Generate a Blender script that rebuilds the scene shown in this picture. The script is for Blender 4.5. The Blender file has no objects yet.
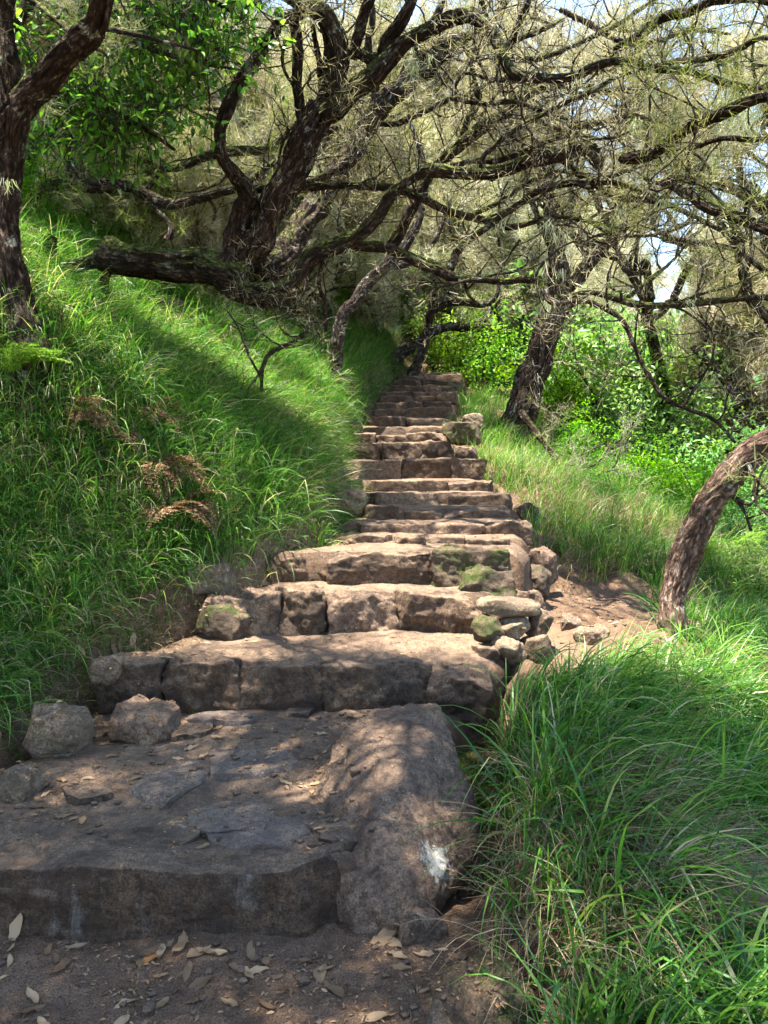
import bpy, math, random
import numpy as np
from mathutils import Vector, Matrix
from mathutils.bvhtree import BVHTree

rng = np.random.default_rng(7)
random.seed(7)
R = math.radians
scene = bpy.context.scene

# ------------------------------------------------------------------ camera, sky, sun, exposure
F = 774.0
PITCH = math.atan(32 / F)
CAMZ = 1.5
cam_d = bpy.data.cameras.new('camera')
cam = bpy.data.objects.new('camera', cam_d)
scene.collection.objects.link(cam)
cam.location = (0, 0, CAMZ)
cam.rotation_euler = (R(90) - PITCH, 0, 0)
cam_d.sensor_fit = 'VERTICAL'
cam_d.sensor_height = 36
cam_d.lens = F / 1024 * 36
cam_d.clip_end = 3000
cam_d.clip_start = 0.05
scene.camera = cam

SUN = Vector((-0.20, -0.10, 0.97)).normalized()
EXPOSURE = 2.75
world = bpy.data.worlds.new('World')
scene.world = world
world.use_nodes = True
wn = world.node_tree
wn.nodes.clear()
sky = wn.nodes.new('ShaderNodeTexSky')
sky.sky_type = 'NISHITA'
sky.sun_disc = False
sky.sun_elevation = math.asin(SUN.z)
sky.sun_rotation = math.atan2(SUN.x, SUN.y)
sky.air_density = 1.0
sky.dust_density = 0.4
sky.ozone_density = 1.8
bg = wn.nodes.new('ShaderNodeBackground')
bg.inputs['Strength'].default_value = 0.115
wo = wn.nodes.new('ShaderNodeOutputWorld')
wn.links.new(sky.outputs[0], bg.inputs['Color'])
wn.links.new(bg.outputs[0], wo.inputs['Surface'])

sl = bpy.data.lights.new('sun', 'SUN')
sl.energy = 4.4
sl.angle = R(0.53)
sl.color = (1.0, 0.94, 0.84)
so = bpy.data.objects.new('sun', sl)
scene.collection.objects.link(so)
so.rotation_euler = (-SUN).to_track_quat('-Z', 'Y').to_euler()

scene.view_settings.view_transform = 'Standard'
scene.view_settings.look = 'None'
scene.view_settings.gamma = 1
scene.view_settings.exposure = EXPOSURE
scene.render.engine = 'CYCLES'
cy = scene.cycles
cy.max_bounces = 7
cy.diffuse_bounces = 4
cy.glossy_bounces = 2
cy.transmission_bounces = 4
cy.transparent_max_bounces = 4
cy.sample_clamp_indirect = 6
cy.use_denoising = True
cy.use_adaptive_sampling = True
cy.adaptive_threshold = 0.02

# ------------------------------------------------------------------ small maths
def P(px, py, D):
    """point seen at pixel (px,py) at forward distance D"""
    x = (px - 384) / F
    u = -(py - 512) / F
    c, s = math.cos(PITCH), math.sin(PITCH)
    fy = c + u * s
    fz = u * c - s
    k = D / fy
    return np.array([x * k, D, CAMZ + fz * k])

def _h(ix, iy, iz, seed):
    n = (ix * 374761393 + iy * 668265263 + iz * 2147483647 + seed * 1274126177) & 0xFFFFFFFF
    n = ((n ^ (n >> 13)) * 1274126177) & 0xFFFFFFFF
    n = ((n ^ (n >> 16)) * 2246822519) & 0xFFFFFFFF
    n = n ^ (n >> 15)
    return (n & 0xFFFFFF) / float(0xFFFFFF)

def vnoise(p, seed=0):
    p = np.asarray(p, float)
    i = np.floor(p).astype(np.int64)
    f = p - i
    f = f * f * (3 - 2 * f)
    out = 0
    for dx in (0, 1):
        wx = f[..., 0] if dx else 1 - f[..., 0]
        for dy in (0, 1):
            wy = f[..., 1] if dy else 1 - f[..., 1]
            for dz in (0, 1):
                wz = f[..., 2] if dz else 1 - f[..., 2]
                out = out + wx * wy * wz * _h(i[..., 0] + dx, i[..., 1] + dy, i[..., 2] + dz, seed)
    return out * 2 - 1

def fbm(p, octv=4, seed=0, gain=0.5):
    p = np.asarray(p, float)
    a, s, out = 1.0, 1.0, 0
    for k in range(octv):
        out = out + a * vnoise(p * s + 17.3 * k, seed + k)
        a *= gain
        s *= 2.03
    return out

def unit(v):
    v = np.asarray(v, float)
    return v / (np.linalg.norm(v, axis=-1, keepdims=True) + 1e-12)

# ------------------------------------------------------------------ mesh builder
class MB:
    def __init__(s):
        s.v, s.f, s.var, s.tc, s.n = [], [], [], [], 0
    def add(s, v, f, var=0.0, tc=None):
        v = np.asarray(v, np.float32).reshape(-1, 3)
        f = np.asarray(f, np.int64)
        s.v.append(v)
        s.f.append(f + s.n)
        s.var.append(np.broadcast_to(np.asarray(var, np.float32), (len(v),)).copy())
        s.tc.append(np.zeros((len(v), 3), np.float32) if tc is None else np.asarray(tc, np.float32))
        s.n += len(v)
    def build(s, name, mat, parent=None, origin=None, smooth=True):
        me = bpy.data.meshes.new(name)
        V = np.concatenate(s.v)
        if origin is not None:
            V = V - np.asarray(origin, np.float32)
        cnt, idx = [], []
        for f in s.f:
            cnt.append(np.full(len(f), f.shape[1], np.int32))
            idx.append(f.ravel())
        cnt = np.concatenate(cnt)
        idx = np.concatenate(idx).astype(np.int32)
        me.vertices.add(len(V))
        me.vertices.foreach_set('co', V.ravel())
        me.loops.add(len(idx))
        me.loops.foreach_set('vertex_index', idx)
        me.polygons.add(len(cnt))
        st = np.zeros(len(cnt), np.int32)
        st[1:] = np.cumsum(cnt)[:-1]
        me.polygons.foreach_set('loop_start', st)
        me.polygons.foreach_set('loop_total', cnt)
        me.polygons.foreach_set('use_smooth', np.full(len(cnt), smooth))
        a = me.attributes.new('var', 'FLOAT', 'POINT')
        a.data.foreach_set('value', np.concatenate(s.var))
        a = me.attributes.new('tc', 'FLOAT_VECTOR', 'POINT')
        a.data.foreach_set('vector', np.concatenate(s.tc).ravel())
        me.update(calc_edges=True)
        me.materials.append(mat)
        o = bpy.data.objects.new(name, me)
        scene.collection.objects.link(o)
        if parent is not None:
            o.parent = parent
        elif origin is not None:
            o.location = [float(c) for c in origin]
        return o

def tag(o, label=None, cat=None, group=None, kind=None):
    if label: o['label'] = label
    if cat: o['category'] = cat
    if group: o['group'] = group
    if kind: o['kind'] = kind
    return o

def thing(name, loc, label, cat, group=None):
    o = bpy.data.objects.new(name, None)
    o.empty_display_size = 0.1
    scene.collection.objects.link(o)
    o.location = [float(c) for c in loc]
    return tag(o, label, cat, group)

def dup(root, loc, rz=0, sc=1.0, label=None, group=None):
    r = root.copy()
    scene.collection.objects.link(r)
    r.location = [float(c) for c in loc]
    r.rotation_euler = (0, 0, rz)
    r.scale = (sc, sc, sc)
    if label: r['label'] = label
    if group: r['group'] = group
    for ch in list(root.children):
        c = ch.copy()
        scene.collection.objects.link(c)
        c.parent = r
    return r

# ------------------------------------------------------------------ materials
class NT:
    def __init__(s, name, spec=0.2):
        s.m = bpy.data.materials.new(name)
        s.m.use_nodes = True
        s.t = s.m.node_tree
        s.t.nodes.clear()
        s.out = s.t.nodes.new('ShaderNodeOutputMaterial')
        s.p = s.t.nodes.new('ShaderNodeBsdfPrincipled')
        s.p.inputs['Specular IOR Level'].default_value = spec
        s.t.links.new(s.p.outputs[0], s.out.inputs[0])
    def n(s, typ, **kw):
        nd = s.t.nodes.new(typ)
        for k, v in kw.items():
            if k.startswith('i_'):
                nd.inputs[k[2:].replace('_', ' ')].default_value = v
            else:
                setattr(nd, k, v)
        return nd
    def l(s, a, b):
        s.t.links.new(a, b)
    def noise(s, vec, scale, detail=4, rough=0.6, dist=0.0):
        nd = s.n('ShaderNodeTexNoise', i_Scale=scale, i_Detail=detail, i_Roughness=rough, i_Distortion=dist)
        s.l(vec, nd.inputs['Vector'])
        return nd.outputs[0]
    def ramp(s, fac, stops, interp='LINEAR'):
        nd = s.n('ShaderNodeValToRGB')
        cr = nd.color_ramp
        cr.interpolation = interp
        while len(cr.elements) < len(stops):
            cr.elements.new(0.5)
        for e, (pos, col) in zip(cr.elements, stops):
            e.position = pos
            e.color = (*col, 1) if len(col) == 3 else col
        s.l(fac, nd.inputs[0])
        return nd.outputs[0]
    def mix(s, fac, a, b, blend='MIX'):
        nd = s.n('ShaderNodeMix', data_type='RGBA', blend_type=blend)
        for val, i in ((fac, 0), (a, 6), (b, 7)):
            if isinstance(val, (int, float)):
                nd.inputs[i].default_value = val
            elif isinstance(val, tuple):
                nd.inputs[i].default_value = (*val, 1)
            else:
                s.l(val, nd.inputs[i])
        return nd.outputs[2]
    def math(s, op, a, b=0.0, clamp=False):
        nd = s.n('ShaderNodeMath', operation=op, use_clamp=clamp)
        for val, i in ((a, 0), (b, 1)):
            if isinstance(val, (int, float)):
                nd.inputs[i].default_value = val
            else:
                s.l(val, nd.inputs[i])
        return nd.outputs[0]
    def bump(s, h, strength=0.5, dist=0.02, prev=None):
        nd = s.n('ShaderNodeBump', i_Strength=strength, i_Distance=dist)
        s.l(h, nd.inputs['Height'])
        if prev is not None:
            s.l(prev, nd.inputs['Normal'])
        return nd.outputs[0]
    def attr(s, name):
        nd = s.n('ShaderNodeAttribute', attribute_name=name)
        return nd
    def coord(s):
        return s.n('ShaderNodeTexCoord').outputs['Object']
    def wpos(s):
        return s.n('ShaderNodeNewGeometry').outputs['Position']
    def upz(s):
        g = s.n('ShaderNodeNewGeometry')
        x = s.n('ShaderNodeSeparateXYZ')
        s.l(g.outputs['Normal'], x.inputs[0])
        return x.outputs[2]

def mat_ground():
    t = NT('earth', 0.12)
    c = t.wpos()
    n1 = t.noise(c, 1.6, 6, 0.65)
    n2 = t.noise(c, 14, 6, 0.7)
    n3 = t.noise(c, 90, 4, 0.7)
    col = t.ramp(n2, [(0.25, (0.035, 0.023, 0.015)), (0.5, (0.10, 0.067, 0.047)), (0.72, (0.21, 0.15, 0.108))])
    col = t.mix(t.ramp(n1, [(0.4, (0, 0, 0)), (0.7, (1, 1, 1))]), col, (0.15, 0.105, 0.08))
    col = t.mix(t.ramp(n3, [(0.62, (0, 0, 0)), (0.72, (1, 1, 1))]), col, (0.25, 0.17, 0.11))
    n6 = t.noise(c, 170, 3, 0.8)
    col = t.mix(1.0, col, t.ramp(n6, [(0.36, (0.48, .43, .37)), (0.5, (0.98, .9, .78)), (0.64, (1.6, 1.46, 1.25))]), 'MULTIPLY')
    t.l(col, t.p.inputs['Base Color'])
    t.p.inputs['Roughness'].default_value = 0.95
    b = t.bump(n2, 0.7, 0.03)
    t.l(t.bump(n3, 0.6, 0.008, b), t.p.inputs['Normal'])
    return t.m

def mat_stone(name, dark, mid, light, dust=0.5, lichen=0.1, moss=0.2, bump=0.7, streak=False):
    t = NT(name, 0.25)
    c = t.wpos()
    n1 = t.noise(c, 5, 8, 0.62, 0.4)
    n2 = t.noise(c, 38, 6, 0.7)
    n3 = t.noise(c, 160, 3, 0.7)
    v = t.n('ShaderNodeTexVoronoi', feature='DISTANCE_TO_EDGE', i_Scale=7.0)
    w = t.n('ShaderNodeVectorMath', operation='ADD')
    nn = t.n('ShaderNodeTexNoise', i_Scale=6.0, i_Detail=4.0)
    t.l(c, nn.inputs['Vector'])
    sc = t.n('ShaderNodeVectorMath', operation='SCALE')
    sc.inputs['Scale'].default_value = 0.25
    t.l(nn.outputs[1], sc.inputs[0])
    t.l(c, w.inputs[0]); t.l(sc.outputs[0], w.inputs[1])
    t.l(w.outputs[0], v.inputs['Vector'])
    crack = t.ramp(v.outputs[0], [(0.0, (0, 0, 0)), (0.03, (1, 1, 1))])
    col = t.ramp(n1, [(0.25, dark), (0.5, mid), (0.75, light)])
    col = t.mix(t.math('MULTIPLY', t.ramp(n2, [(0.38, (1, 1, 1)), (0.56, (0, 0, 0))]), 0.75), col, dark)
    n5 = t.noise(c, 15, 6, 0.75, 0.6)
    col = t.mix(t.math('MULTIPLY', t.ramp(n5, [(0.34, (1, 1, 1)), (0.5, (0, 0, 0))]), 0.6), col, dark)
    col = t.mix(t.math('MULTIPLY', t.ramp(n5, [(0.6, (0, 0, 0)), (0.68, (1, 1, 1))]), 0.45), col, light)
    # trodden earth caught on the upward faces
    up = t.upz()
    dmask = t.math('MULTIPLY', t.ramp(up, [(0.45, (0, 0, 0)), (0.9, (1, 1, 1))]), t.ramp(n1, [(0.3, (0.25,) * 3), (0.6, (1, 1, 1))]))
    dcol = t.ramp(n2, [(0.3, (0.13, 0.095, 0.074)), (0.7, (0.30, 0.235, 0.19))])
    col = t.mix(t.math('MULTIPLY', dmask, dust), col, dcol)
    if lichen > 0:
        nl = t.noise(c, 11, 8, 0.75, 0.8)
        lm = t.ramp(nl, [(0.66 - lichen * 0.5, (0, 0, 0)), (0.70 - lichen * 0.5, (1, 1, 1))])
        col = t.mix(t.math('MULTIPLY', lm, t.math('MULTIPLY', n2, 1.3, True)), col, (0.42, 0.42, 0.38))
    if moss > 0:
        nm = t.noise(c, 4.5, 7, 0.7, 0.5)
        mm = t.ramp(nm, [(0.7 - moss * 0.4, (0, 0, 0)), (0.76 - moss * 0.4, (1, 1, 1))])
        mm = t.math('MULTIPLY', mm, t.ramp(up, [(0.0, (0.4,) * 3), (0.4, (1, 1, 1)), (0.85, (0.5,) * 3)]))
        col = t.mix(mm, col, t.ramp(n3, [(0.3, (0.02, 0.035, 0.006)), (0.7, (0.07, 0.11, 0.018))]))
    if streak:
        mp = t.n('ShaderNodeMapping')
        mp.inputs['Scale'].default_value = (16, 16, 3.5)
        t.l(c, mp.inputs[0])
        ns = t.noise(mp.outputs[0], 1.0, 5, 0.7, 0.4)
        n0 = t.noise(c, 3.0, 3, 0.5)
        sm = t.math('MULTIPLY', t.ramp(ns, [(0.52, (0, 0, 0)), (0.68, (1, 1, 1))]), t.ramp(n0, [(0.36, (0, 0, 0)), (0.52, (1, 1, 1))]))
        sm = t.math('MULTIPLY', sm, t.ramp(up, [(0.3, (0.75,) * 3), (0.6, (0, 0, 0))]))
        col = t.mix(t.math('MULTIPLY', sm, t.math('MULTIPLY', n2, 1.1, True)), col, (0.26, 0.265, 0.285))
    n6 = t.noise(c, 130, 3, 0.8)
    col = t.mix(t.ramp(n1, [(0.35, (.35,) * 3), (0.6, (1, 1, 1))]), col, t.ramp(n6, [(0.36, (0.46, .42, .36)), (0.5, (0.98, .9, .78)), (0.64, (1.55, 1.43, 1.25))]), 'MULTIPLY')
    col = t.mix(1.0, col, (1.0, .93, .84), 'MULTIPLY')
    t.l(col, t.p.inputs['Base Color'])
    t.l(t.ramp(n2, [(0.3, (0.7,) * 3), (0.7, (0.95,) * 3)]), t.p.inputs['Roughness'])
    b = t.bump(crack, 0.25 * bump, 0.02)
    b = t.bump(n1, bump * 0.8, 0.06, b)
    b = t.bump(n2, bump, 0.018, b)
    t.l(t.bump(n3, bump, 0.005, b), t.p.inputs['Normal'])
    return t.m

def mat_bark(name, dark, light, moss=0.5, mosscol=((0.05, 0.07, 0.012), (0.27, 0.32, 0.07)), pale=0.0):
    t = NT(name, 0.15)
    tc = t.attr('tc').outputs['Vector']
    mp = t.n('ShaderNodeMapping')
    mp.inputs['Scale'].default_value = (24, 24, 8)
    t.l(tc, mp.inputs[0])
    n1 = t.noise(mp.outputs[0], 1.0, 7, 0.68, 0.9)
    mp2 = t.n('ShaderNodeMapping')
    mp2.inputs['Scale'].default_value = (90, 90, 30)
    t.l(tc, mp2.inputs[0])
    n2 = t.noise(mp2.outputs[0], 1.0, 4, 0.7, 0.3)
    col = t.ramp(n1, [(0.36, tuple(x * 0.3 for x in dark)), (0.5, dark), (0.64, light)])
    col = t.mix(t.math('MULTIPLY', n2, 0.5), col, light, 'MULTIPLY')
    c = t.wpos()
    nm = t.noise(c, 5.0, 7, 0.72, 0.3)
    if pale > 0:
        col = t.mix(t.ramp(t.noise(c, 9, 6, 0.7, 0.5), [(0.62 - pale * 0.3, (0, 0, 0)), (0.67 - pale * 0.3, (1, 1, 1))]), col, (0.42, 0.43, 0.34))
    up = t.upz()
    a = t.math('ADD', t.math('MULTIPLY', up, 0.28), nm)
    mm = t.ramp(a, [(0.80 - moss * 0.33, (0, 0, 0)), (0.95 - moss * 0.33, (1, 1, 1))])
    n3 = t.noise(c, 120, 3, 0.7)
    col = t.mix(mm, col, t.ramp(n3, [(0.3, mosscol[0]), (0.7, mosscol[1])]))
    mp3 = t.n('ShaderNodeMapping')
    mp3.inputs['Scale'].default_value = (46, 46, 13)
    t.l(tc, mp3.inputs[0])
    vo = t.n('ShaderNodeTexVoronoi', feature='DISTANCE_TO_EDGE', i_Scale=1.0)
    wv = t.n('ShaderNodeVectorMath', operation='ADD')
    t.l(mp3.outputs[0], wv.inputs[0])
    nz = t.n('ShaderNodeTexNoise', i_Scale=1.4, i_Detail=4.0)
    t.l(mp3.outputs[0], nz.inputs['Vector'])
    t.l(nz.outputs[1], wv.inputs[1])
    t.l(wv.outputs[0], vo.inputs['Vector'])
    fl = t.ramp(vo.outputs[0], [(0.0, (0, 0, 0)), (0.22, (1, 1, 1))])
    col = t.mix(t.math('MULTIPLY', t.math('SUBTRACT', 1.0, fl), .8), col, tuple(x * .25 for x in dark))
    t.l(col, t.p.inputs['Base Color'])
    t.p.inputs['Roughness'].default_value = 0.9
    b = t.bump(fl, 1.0, 0.03)
    b = t.bump(n1, 1.0, 0.05, b)
    b = t.bump(n2, 1.0, 0.02, b)
    t.l(t.bump(n3, 0.5, 0.01, b), t.p.inputs['Normal'])
    return t.m

def mat_blade(name, stops, trans=0.4, rough=0.5, spec=0.3, patch=None):
    """leaf / grass: colour by a per-blade random value, partly translucent"""
    t = NT(name, spec)
    v = t.attr('var').outputs['Fac']
    if patch:
        v = t.math('ADD', v, t.math('MULTIPLY', t.math('SUBTRACT', t.noise(t.wpos(), patch[0], 4, 0.6), 0.5), patch[1]), True)
    col = t.ramp(v, stops)
    if name.startswith(('heath', 'shrub')):
        oi = t.n('ShaderNodeObjectInfo')
        hs = t.n('ShaderNodeHueSaturation')
        t.l(col, hs.inputs['Color'])
        t.l(t.math('ADD', t.math('MULTIPLY', oi.outputs['Random'], .06), .48), hs.inputs['Hue'])
        t.l(t.math('ADD', t.math('MULTIPLY', oi.outputs['Random'], .5), .8), hs.inputs['Value'])
        t.l(t.math('ADD', t.math('MULTIPLY', t.math('FRACT', t.math('MULTIPLY', oi.outputs['Random'], 7.0)), .6), .8), hs.inputs['Saturation'])
        col = hs.outputs[0]
    t.l(col, t.p.inputs['Base Color'])
    t.p.inputs['Roughness'].default_value = rough
    if trans > 0:
        tr = t.n('ShaderNodeBsdfTranslucent')
        t.l(t.mix(0.5, col, (0.9, 0.95, 0.3), 'SOFT_LIGHT'), tr.inputs[0])
        ms = t.n('ShaderNodeMixShader')
        ms.inputs[0].default_value = trans
        t.l(t.p.outputs[0], ms.inputs[1])
        t.l(tr.outputs[0], ms.inputs[2])
        t.l(ms.outputs[0], t.out.inputs[0])
    return t.m

M = {}
M['earth'] = mat_ground()
M['slab'] = mat_stone('worn_dark_basalt', (0.03, 0.021, 0.015), (0.085, 0.059, 0.043), (0.16, 0.115, 0.086), 0.85, 0.0, 0.08, 0.9, True)
M['step'] = mat_stone('brown_step_stone', (0.028, 0.02, 0.015), (0.085, 0.063, 0.048), (0.18, 0.14, 0.11), 0.85, 0.03, 0.18, 0.8)
M['slabwarm'] = mat_stone('dark_warm_stone', (0.04, 0.028, 0.02), (0.10, 0.072, 0.053), (0.2, 0.15, 0.115), 0.7, 0.02, 0.15, 0.9)
M['step_red'] = mat_stone('reddish_step_stone', (0.035, 0.024, 0.018), (0.105, 0.076, 0.057), (0.2, 0.152, 0.118), 0.85, 0.02, 0.12, 0.8)
M['flag'] = mat_stone('blue_grey_flagstone', (0.07, 0.06, 0.058), (0.17, 0.145, 0.138), (0.29, 0.25, 0.235), 0.3, 0.0, 0.0, 0.6)
M['boulder'] = mat_stone('mauve_boulder_rock', (0.055, 0.039, 0.031), (0.21, 0.158, 0.128), (0.37, 0.295, 0.245), 0.3, 0.05, 0.10, 1.0)
_t = M['boulder'].node_tree
_p = [n for n in _t.nodes if n.type == 'BSDF_PRINCIPLED'][0]
_old = _p.inputs['Base Color'].links[0].from_socket
_g = _t.nodes.new('ShaderNodeNewGeometry')
_d = _t.nodes.new('ShaderNodeVectorMath'); _d.operation = 'DISTANCE'
_d.inputs[1].default_value = tuple(P(441, 866, 2.72)); LICHEN_NODE = _d
_t.links.new(_g.outputs['Position'], _d.inputs[0])
_n = _t.nodes.new('ShaderNodeTexNoise'); _n.inputs['Scale'].default_value = 34; _n.inputs['Detail'].default_value = 6; _n.inputs['Roughness'].default_value = .75
_t.links.new(_g.outputs['Position'], _n.inputs['Vector'])
_m = _t.nodes.new('ShaderNodeMath'); _m.operation = 'MULTIPLY_ADD'; _m.inputs[1].default_value = .30
_t.links.new(_n.outputs[0], _m.inputs[0]); _t.links.new(_d.outputs['Value'], _m.inputs[2])
_r = _t.nodes.new('ShaderNodeMapRange'); _r.inputs['From Min'].default_value = .222; _r.inputs['From Max'].default_value = .190
_t.links.new(_m.outputs[0], _r.inputs['Value'])
_x = _t.nodes.new('ShaderNodeMix'); _x.data_type = 'RGBA'; _x.inputs[7].default_value = (.44, .42, .36, 1)
_t.links.new(_r.outputs[0], _x.inputs[0]); _t.links.new(_old, _x.inputs[6]); _t.links.new(_x.outputs[2], _p.inputs['Base Color'])
M['pale'] = mat_stone('pale_lichened_rock', (0.07, 0.055, 0.042), (0.20, 0.165, 0.13), (0.36, 0.31, 0.25), 0.2, 0.14, 0.12, 0.9)
M['mossrock'] = mat_stone('mossy_rock', (0.03, 0.025, 0.018), (0.09, 0.07, 0.055), (0.17, 0.14, 0.11), 0.2, 0.05, 0.55, 0.9)
M['tread'] = mat_stone('trodden_earth_tread', (0.055, 0.037, 0.027), (0.125, 0.088, 0.066), (0.21, 0.155, 0.12), 0.9, 0.0, 0.0, 0.9)
M['bark'] = mat_bark('dark_heath_bark', (0.085, 0.056, 0.041), (0.27, 0.195, 0.145), 0.5, pale=.15)
M['bark_moss'] = mat_bark('mossy_heath_bark', (0.08, 0.055, 0.04), (0.25, 0.185, 0.14), 0.95, pale=.12)
M['bark_far'] = mat_bark('greyish_heath_bark', (0.10, 0.07, 0.055), (0.26, 0.2, 0.16), 0.35, pale=0.2)
M['bark_red'] = mat_bark('red_brown_bark', (0.26, 0.165, 0.12), (0.6, 0.44, 0.34), 0.12, pale=0.12)
M['twig'] = mat_bark('twig_bark', (0.12, 0.085, 0.065), (0.28, 0.22, 0.17), 0.3, pale=.2)
M['grass'] = mat_blade('grass_blade', [(0.0, (0.02, 0.065, 0.012)), (0.35, (0.045, 0.15, 0.018)), (0.65, (0.1, 0.26, 0.028)), (0.85, (0.2, 0.34, 0.05)), (0.93, (0.42, 0.38, 0.2)), (1, (0.5, 0.42, 0.28))], 0.4, 0.42, 0.4, (2.2, 0.35))
M['straw'] = mat_blade('dead_grass', [(0.0, (0.1, 0.06, 0.03)), (0.5, (0.26, 0.18, 0.1)), (1, (0.46, 0.36, 0.23))], 0.25, 0.6)
M['mossblade'] = mat_blade('moss_tuft', [(0.0, (0.03, 0.07, 0.008)), (1, (0.13, 0.24, 0.025))], 0.3, 0.8, 0.1)
M['heath'] = mat_blade('heath_foliage', [(0.0, (0.06, 0.09, 0.02)), (0.3, (0.17, 0.20, 0.07)), (0.55, (0.42, 0.37, 0.25)), (1, (0.72, 0.65, 0.56))], 0.35, 0.7, 0.15, (0.9, 0.9))
M['heath_near'] = mat_blade('heath_foliage_near', [(0.0, (0.07, 0.11, 0.03)), (0.5, (0.2, 0.22, 0.1)), (1, (0.45, 0.4, 0.32))], 0.35, 0.7, 0.15, (0.9, 0.5))
M['heath_tan'] = mat_blade('bare_twig_foliage', [(0.0, (0.10, 0.11, 0.03)), (0.4, (0.3, 0.27, 0.15)), (1, (0.6, 0.52, 0.42))], 0.3, 0.7, 0.15, (0.9, 0.5))
M['laurel'] = mat_blade('laurel_leaf', [(0.0, (0.03, 0.10, 0.015)), (0.5, (0.08, 0.21, 0.025)), (1, (0.2, 0.38, 0.04))], 0.5, 0.4, 0.4)
M['shrub'] = mat_blade('shrub_leaf', [(0.0, (0.04, 0.11, 0.015)), (0.5, (0.12, 0.25, 0.03)), (1, (0.26, 0.4, 0.07))], 0.45, 0.45, 0.35, (0.8, 0.5))
M['brownfern'] = mat_blade('dead_fern', [(0.0, (0.09, 0.045, 0.025)), (0.6, (0.22, 0.125, 0.07)), (1, (0.34, 0.24, 0.14))], 0.3, 0.8, 0.1)
M['greenfern'] = mat_blade('green_fern', [(0.0, (0.08, 0.2, 0.02)), (1, (0.25, 0.4, 0.05))], 0.45, 0.5, 0.2)
M['leaf'] = mat_blade('dry_leaf', [(0.0, (0.07, 0.038, 0.02)), (0.4, (0.17, 0.10, 0.052)), (0.8, (0.28, 0.18, 0.095)), (0.93, (0.37, 0.25, 0.14)), (1, (0.42, 0.17, 0.05))], 0.12, 0.6)
M['lichen'] = mat_blade('beard_lichen', [(0.0, (0.32, 0.38, 0.18)), (1, (0.68, 0.72, 0.5))], 0.35, 0.8, 0.1)

# ------------------------------------------------------------------ the stairs' plan
# y of the front edge, top height, left and right end
STEPS = [
    (2.50, 0.215, -1.78, -0.10), (4.03, 0.525, -1.50, 0.56), (4.70, 0.805, -1.10, 0.60), (5.05, 1.03, -0.74, 0.83),
    (5.50, 1.085, -0.28, 0.90), (5.95, 1.17, -0.17, 1.14), (6.40, 1.27, -0.14, 1.05), (6.90, 1.385, -0.18, 1.16),
    (7.40, 1.50, -0.25, 1.06), (7.90, 1.70, -0.40, 1.05), (8.50, 1.92, -0.38, 0.76), (9.10, 2.04, -0.35, 0.70),
    (9.70, 2.19, -0.26, 0.82), (10.3, 2.34, -0.21, 0.83), (10.9, 2.50, -0.18, 0.92), (11.5, 2.66, -0.14, 1.0),
    (12.1, 2.80, -0.08, 1.08), (12.7, 2.96, 0.0, 1.14), (13.4, 3.13, 0.10, 1.28), (14.1, 3.30, 0.18, 1.38),
    (14.8, 3.49, 0.26, 1.48), (15.5, 3.66, 0.32, 1.58)]
sy = np.array([s[0] for s in STEPS])
sz = np.array([s[1] for s in STEPS])
XLy = np.array([-5, 1.5, 2.4, 3.0, 3.6, 4.03, 4.7, 5.05, 5.5, 6.4, 7.9, 9.1, 12, 15, 20, 60.])
XLx = np.array([-2.1, -2.0, -1.9, -1.72, -1.50, -1.50, -1.12, -.78, -.34, -.22, -.42, -.38, -.16, .28, .9, 3])
XRy = np.array([-5, 1.5, 2.4, 3.0, 3.6, 4.03, 4.7, 5.05, 5.5, 6.4, 7.4, 8.5, 9.5, 12, 15, 20, 60.])
XRx = np.array([.5, .42, .33, .40, .50, .56, .62, .84, .98, 1.1, 1.08, .78, .74, 1.08, 1.55, 2.2, 5])
gy = np.concatenate([[-50, 2.50], sy[1:], [16.5, 25, 60, 400]])
gz = np.concatenate([[-0.9, 0.0], sz[:-1], [3.74, 6.6, 19, 40]])
goff_y = np.array([-50, 2.55, 2.9, 15.6, 16.3, 60])
goff = np.array([0, 0, .13, .13, 0, 0])

def smooth(a, b, x):
    t = np.clip((x - a) / (b - a), 0, 1)
    return t * t * (3 - 2 * t)

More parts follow.
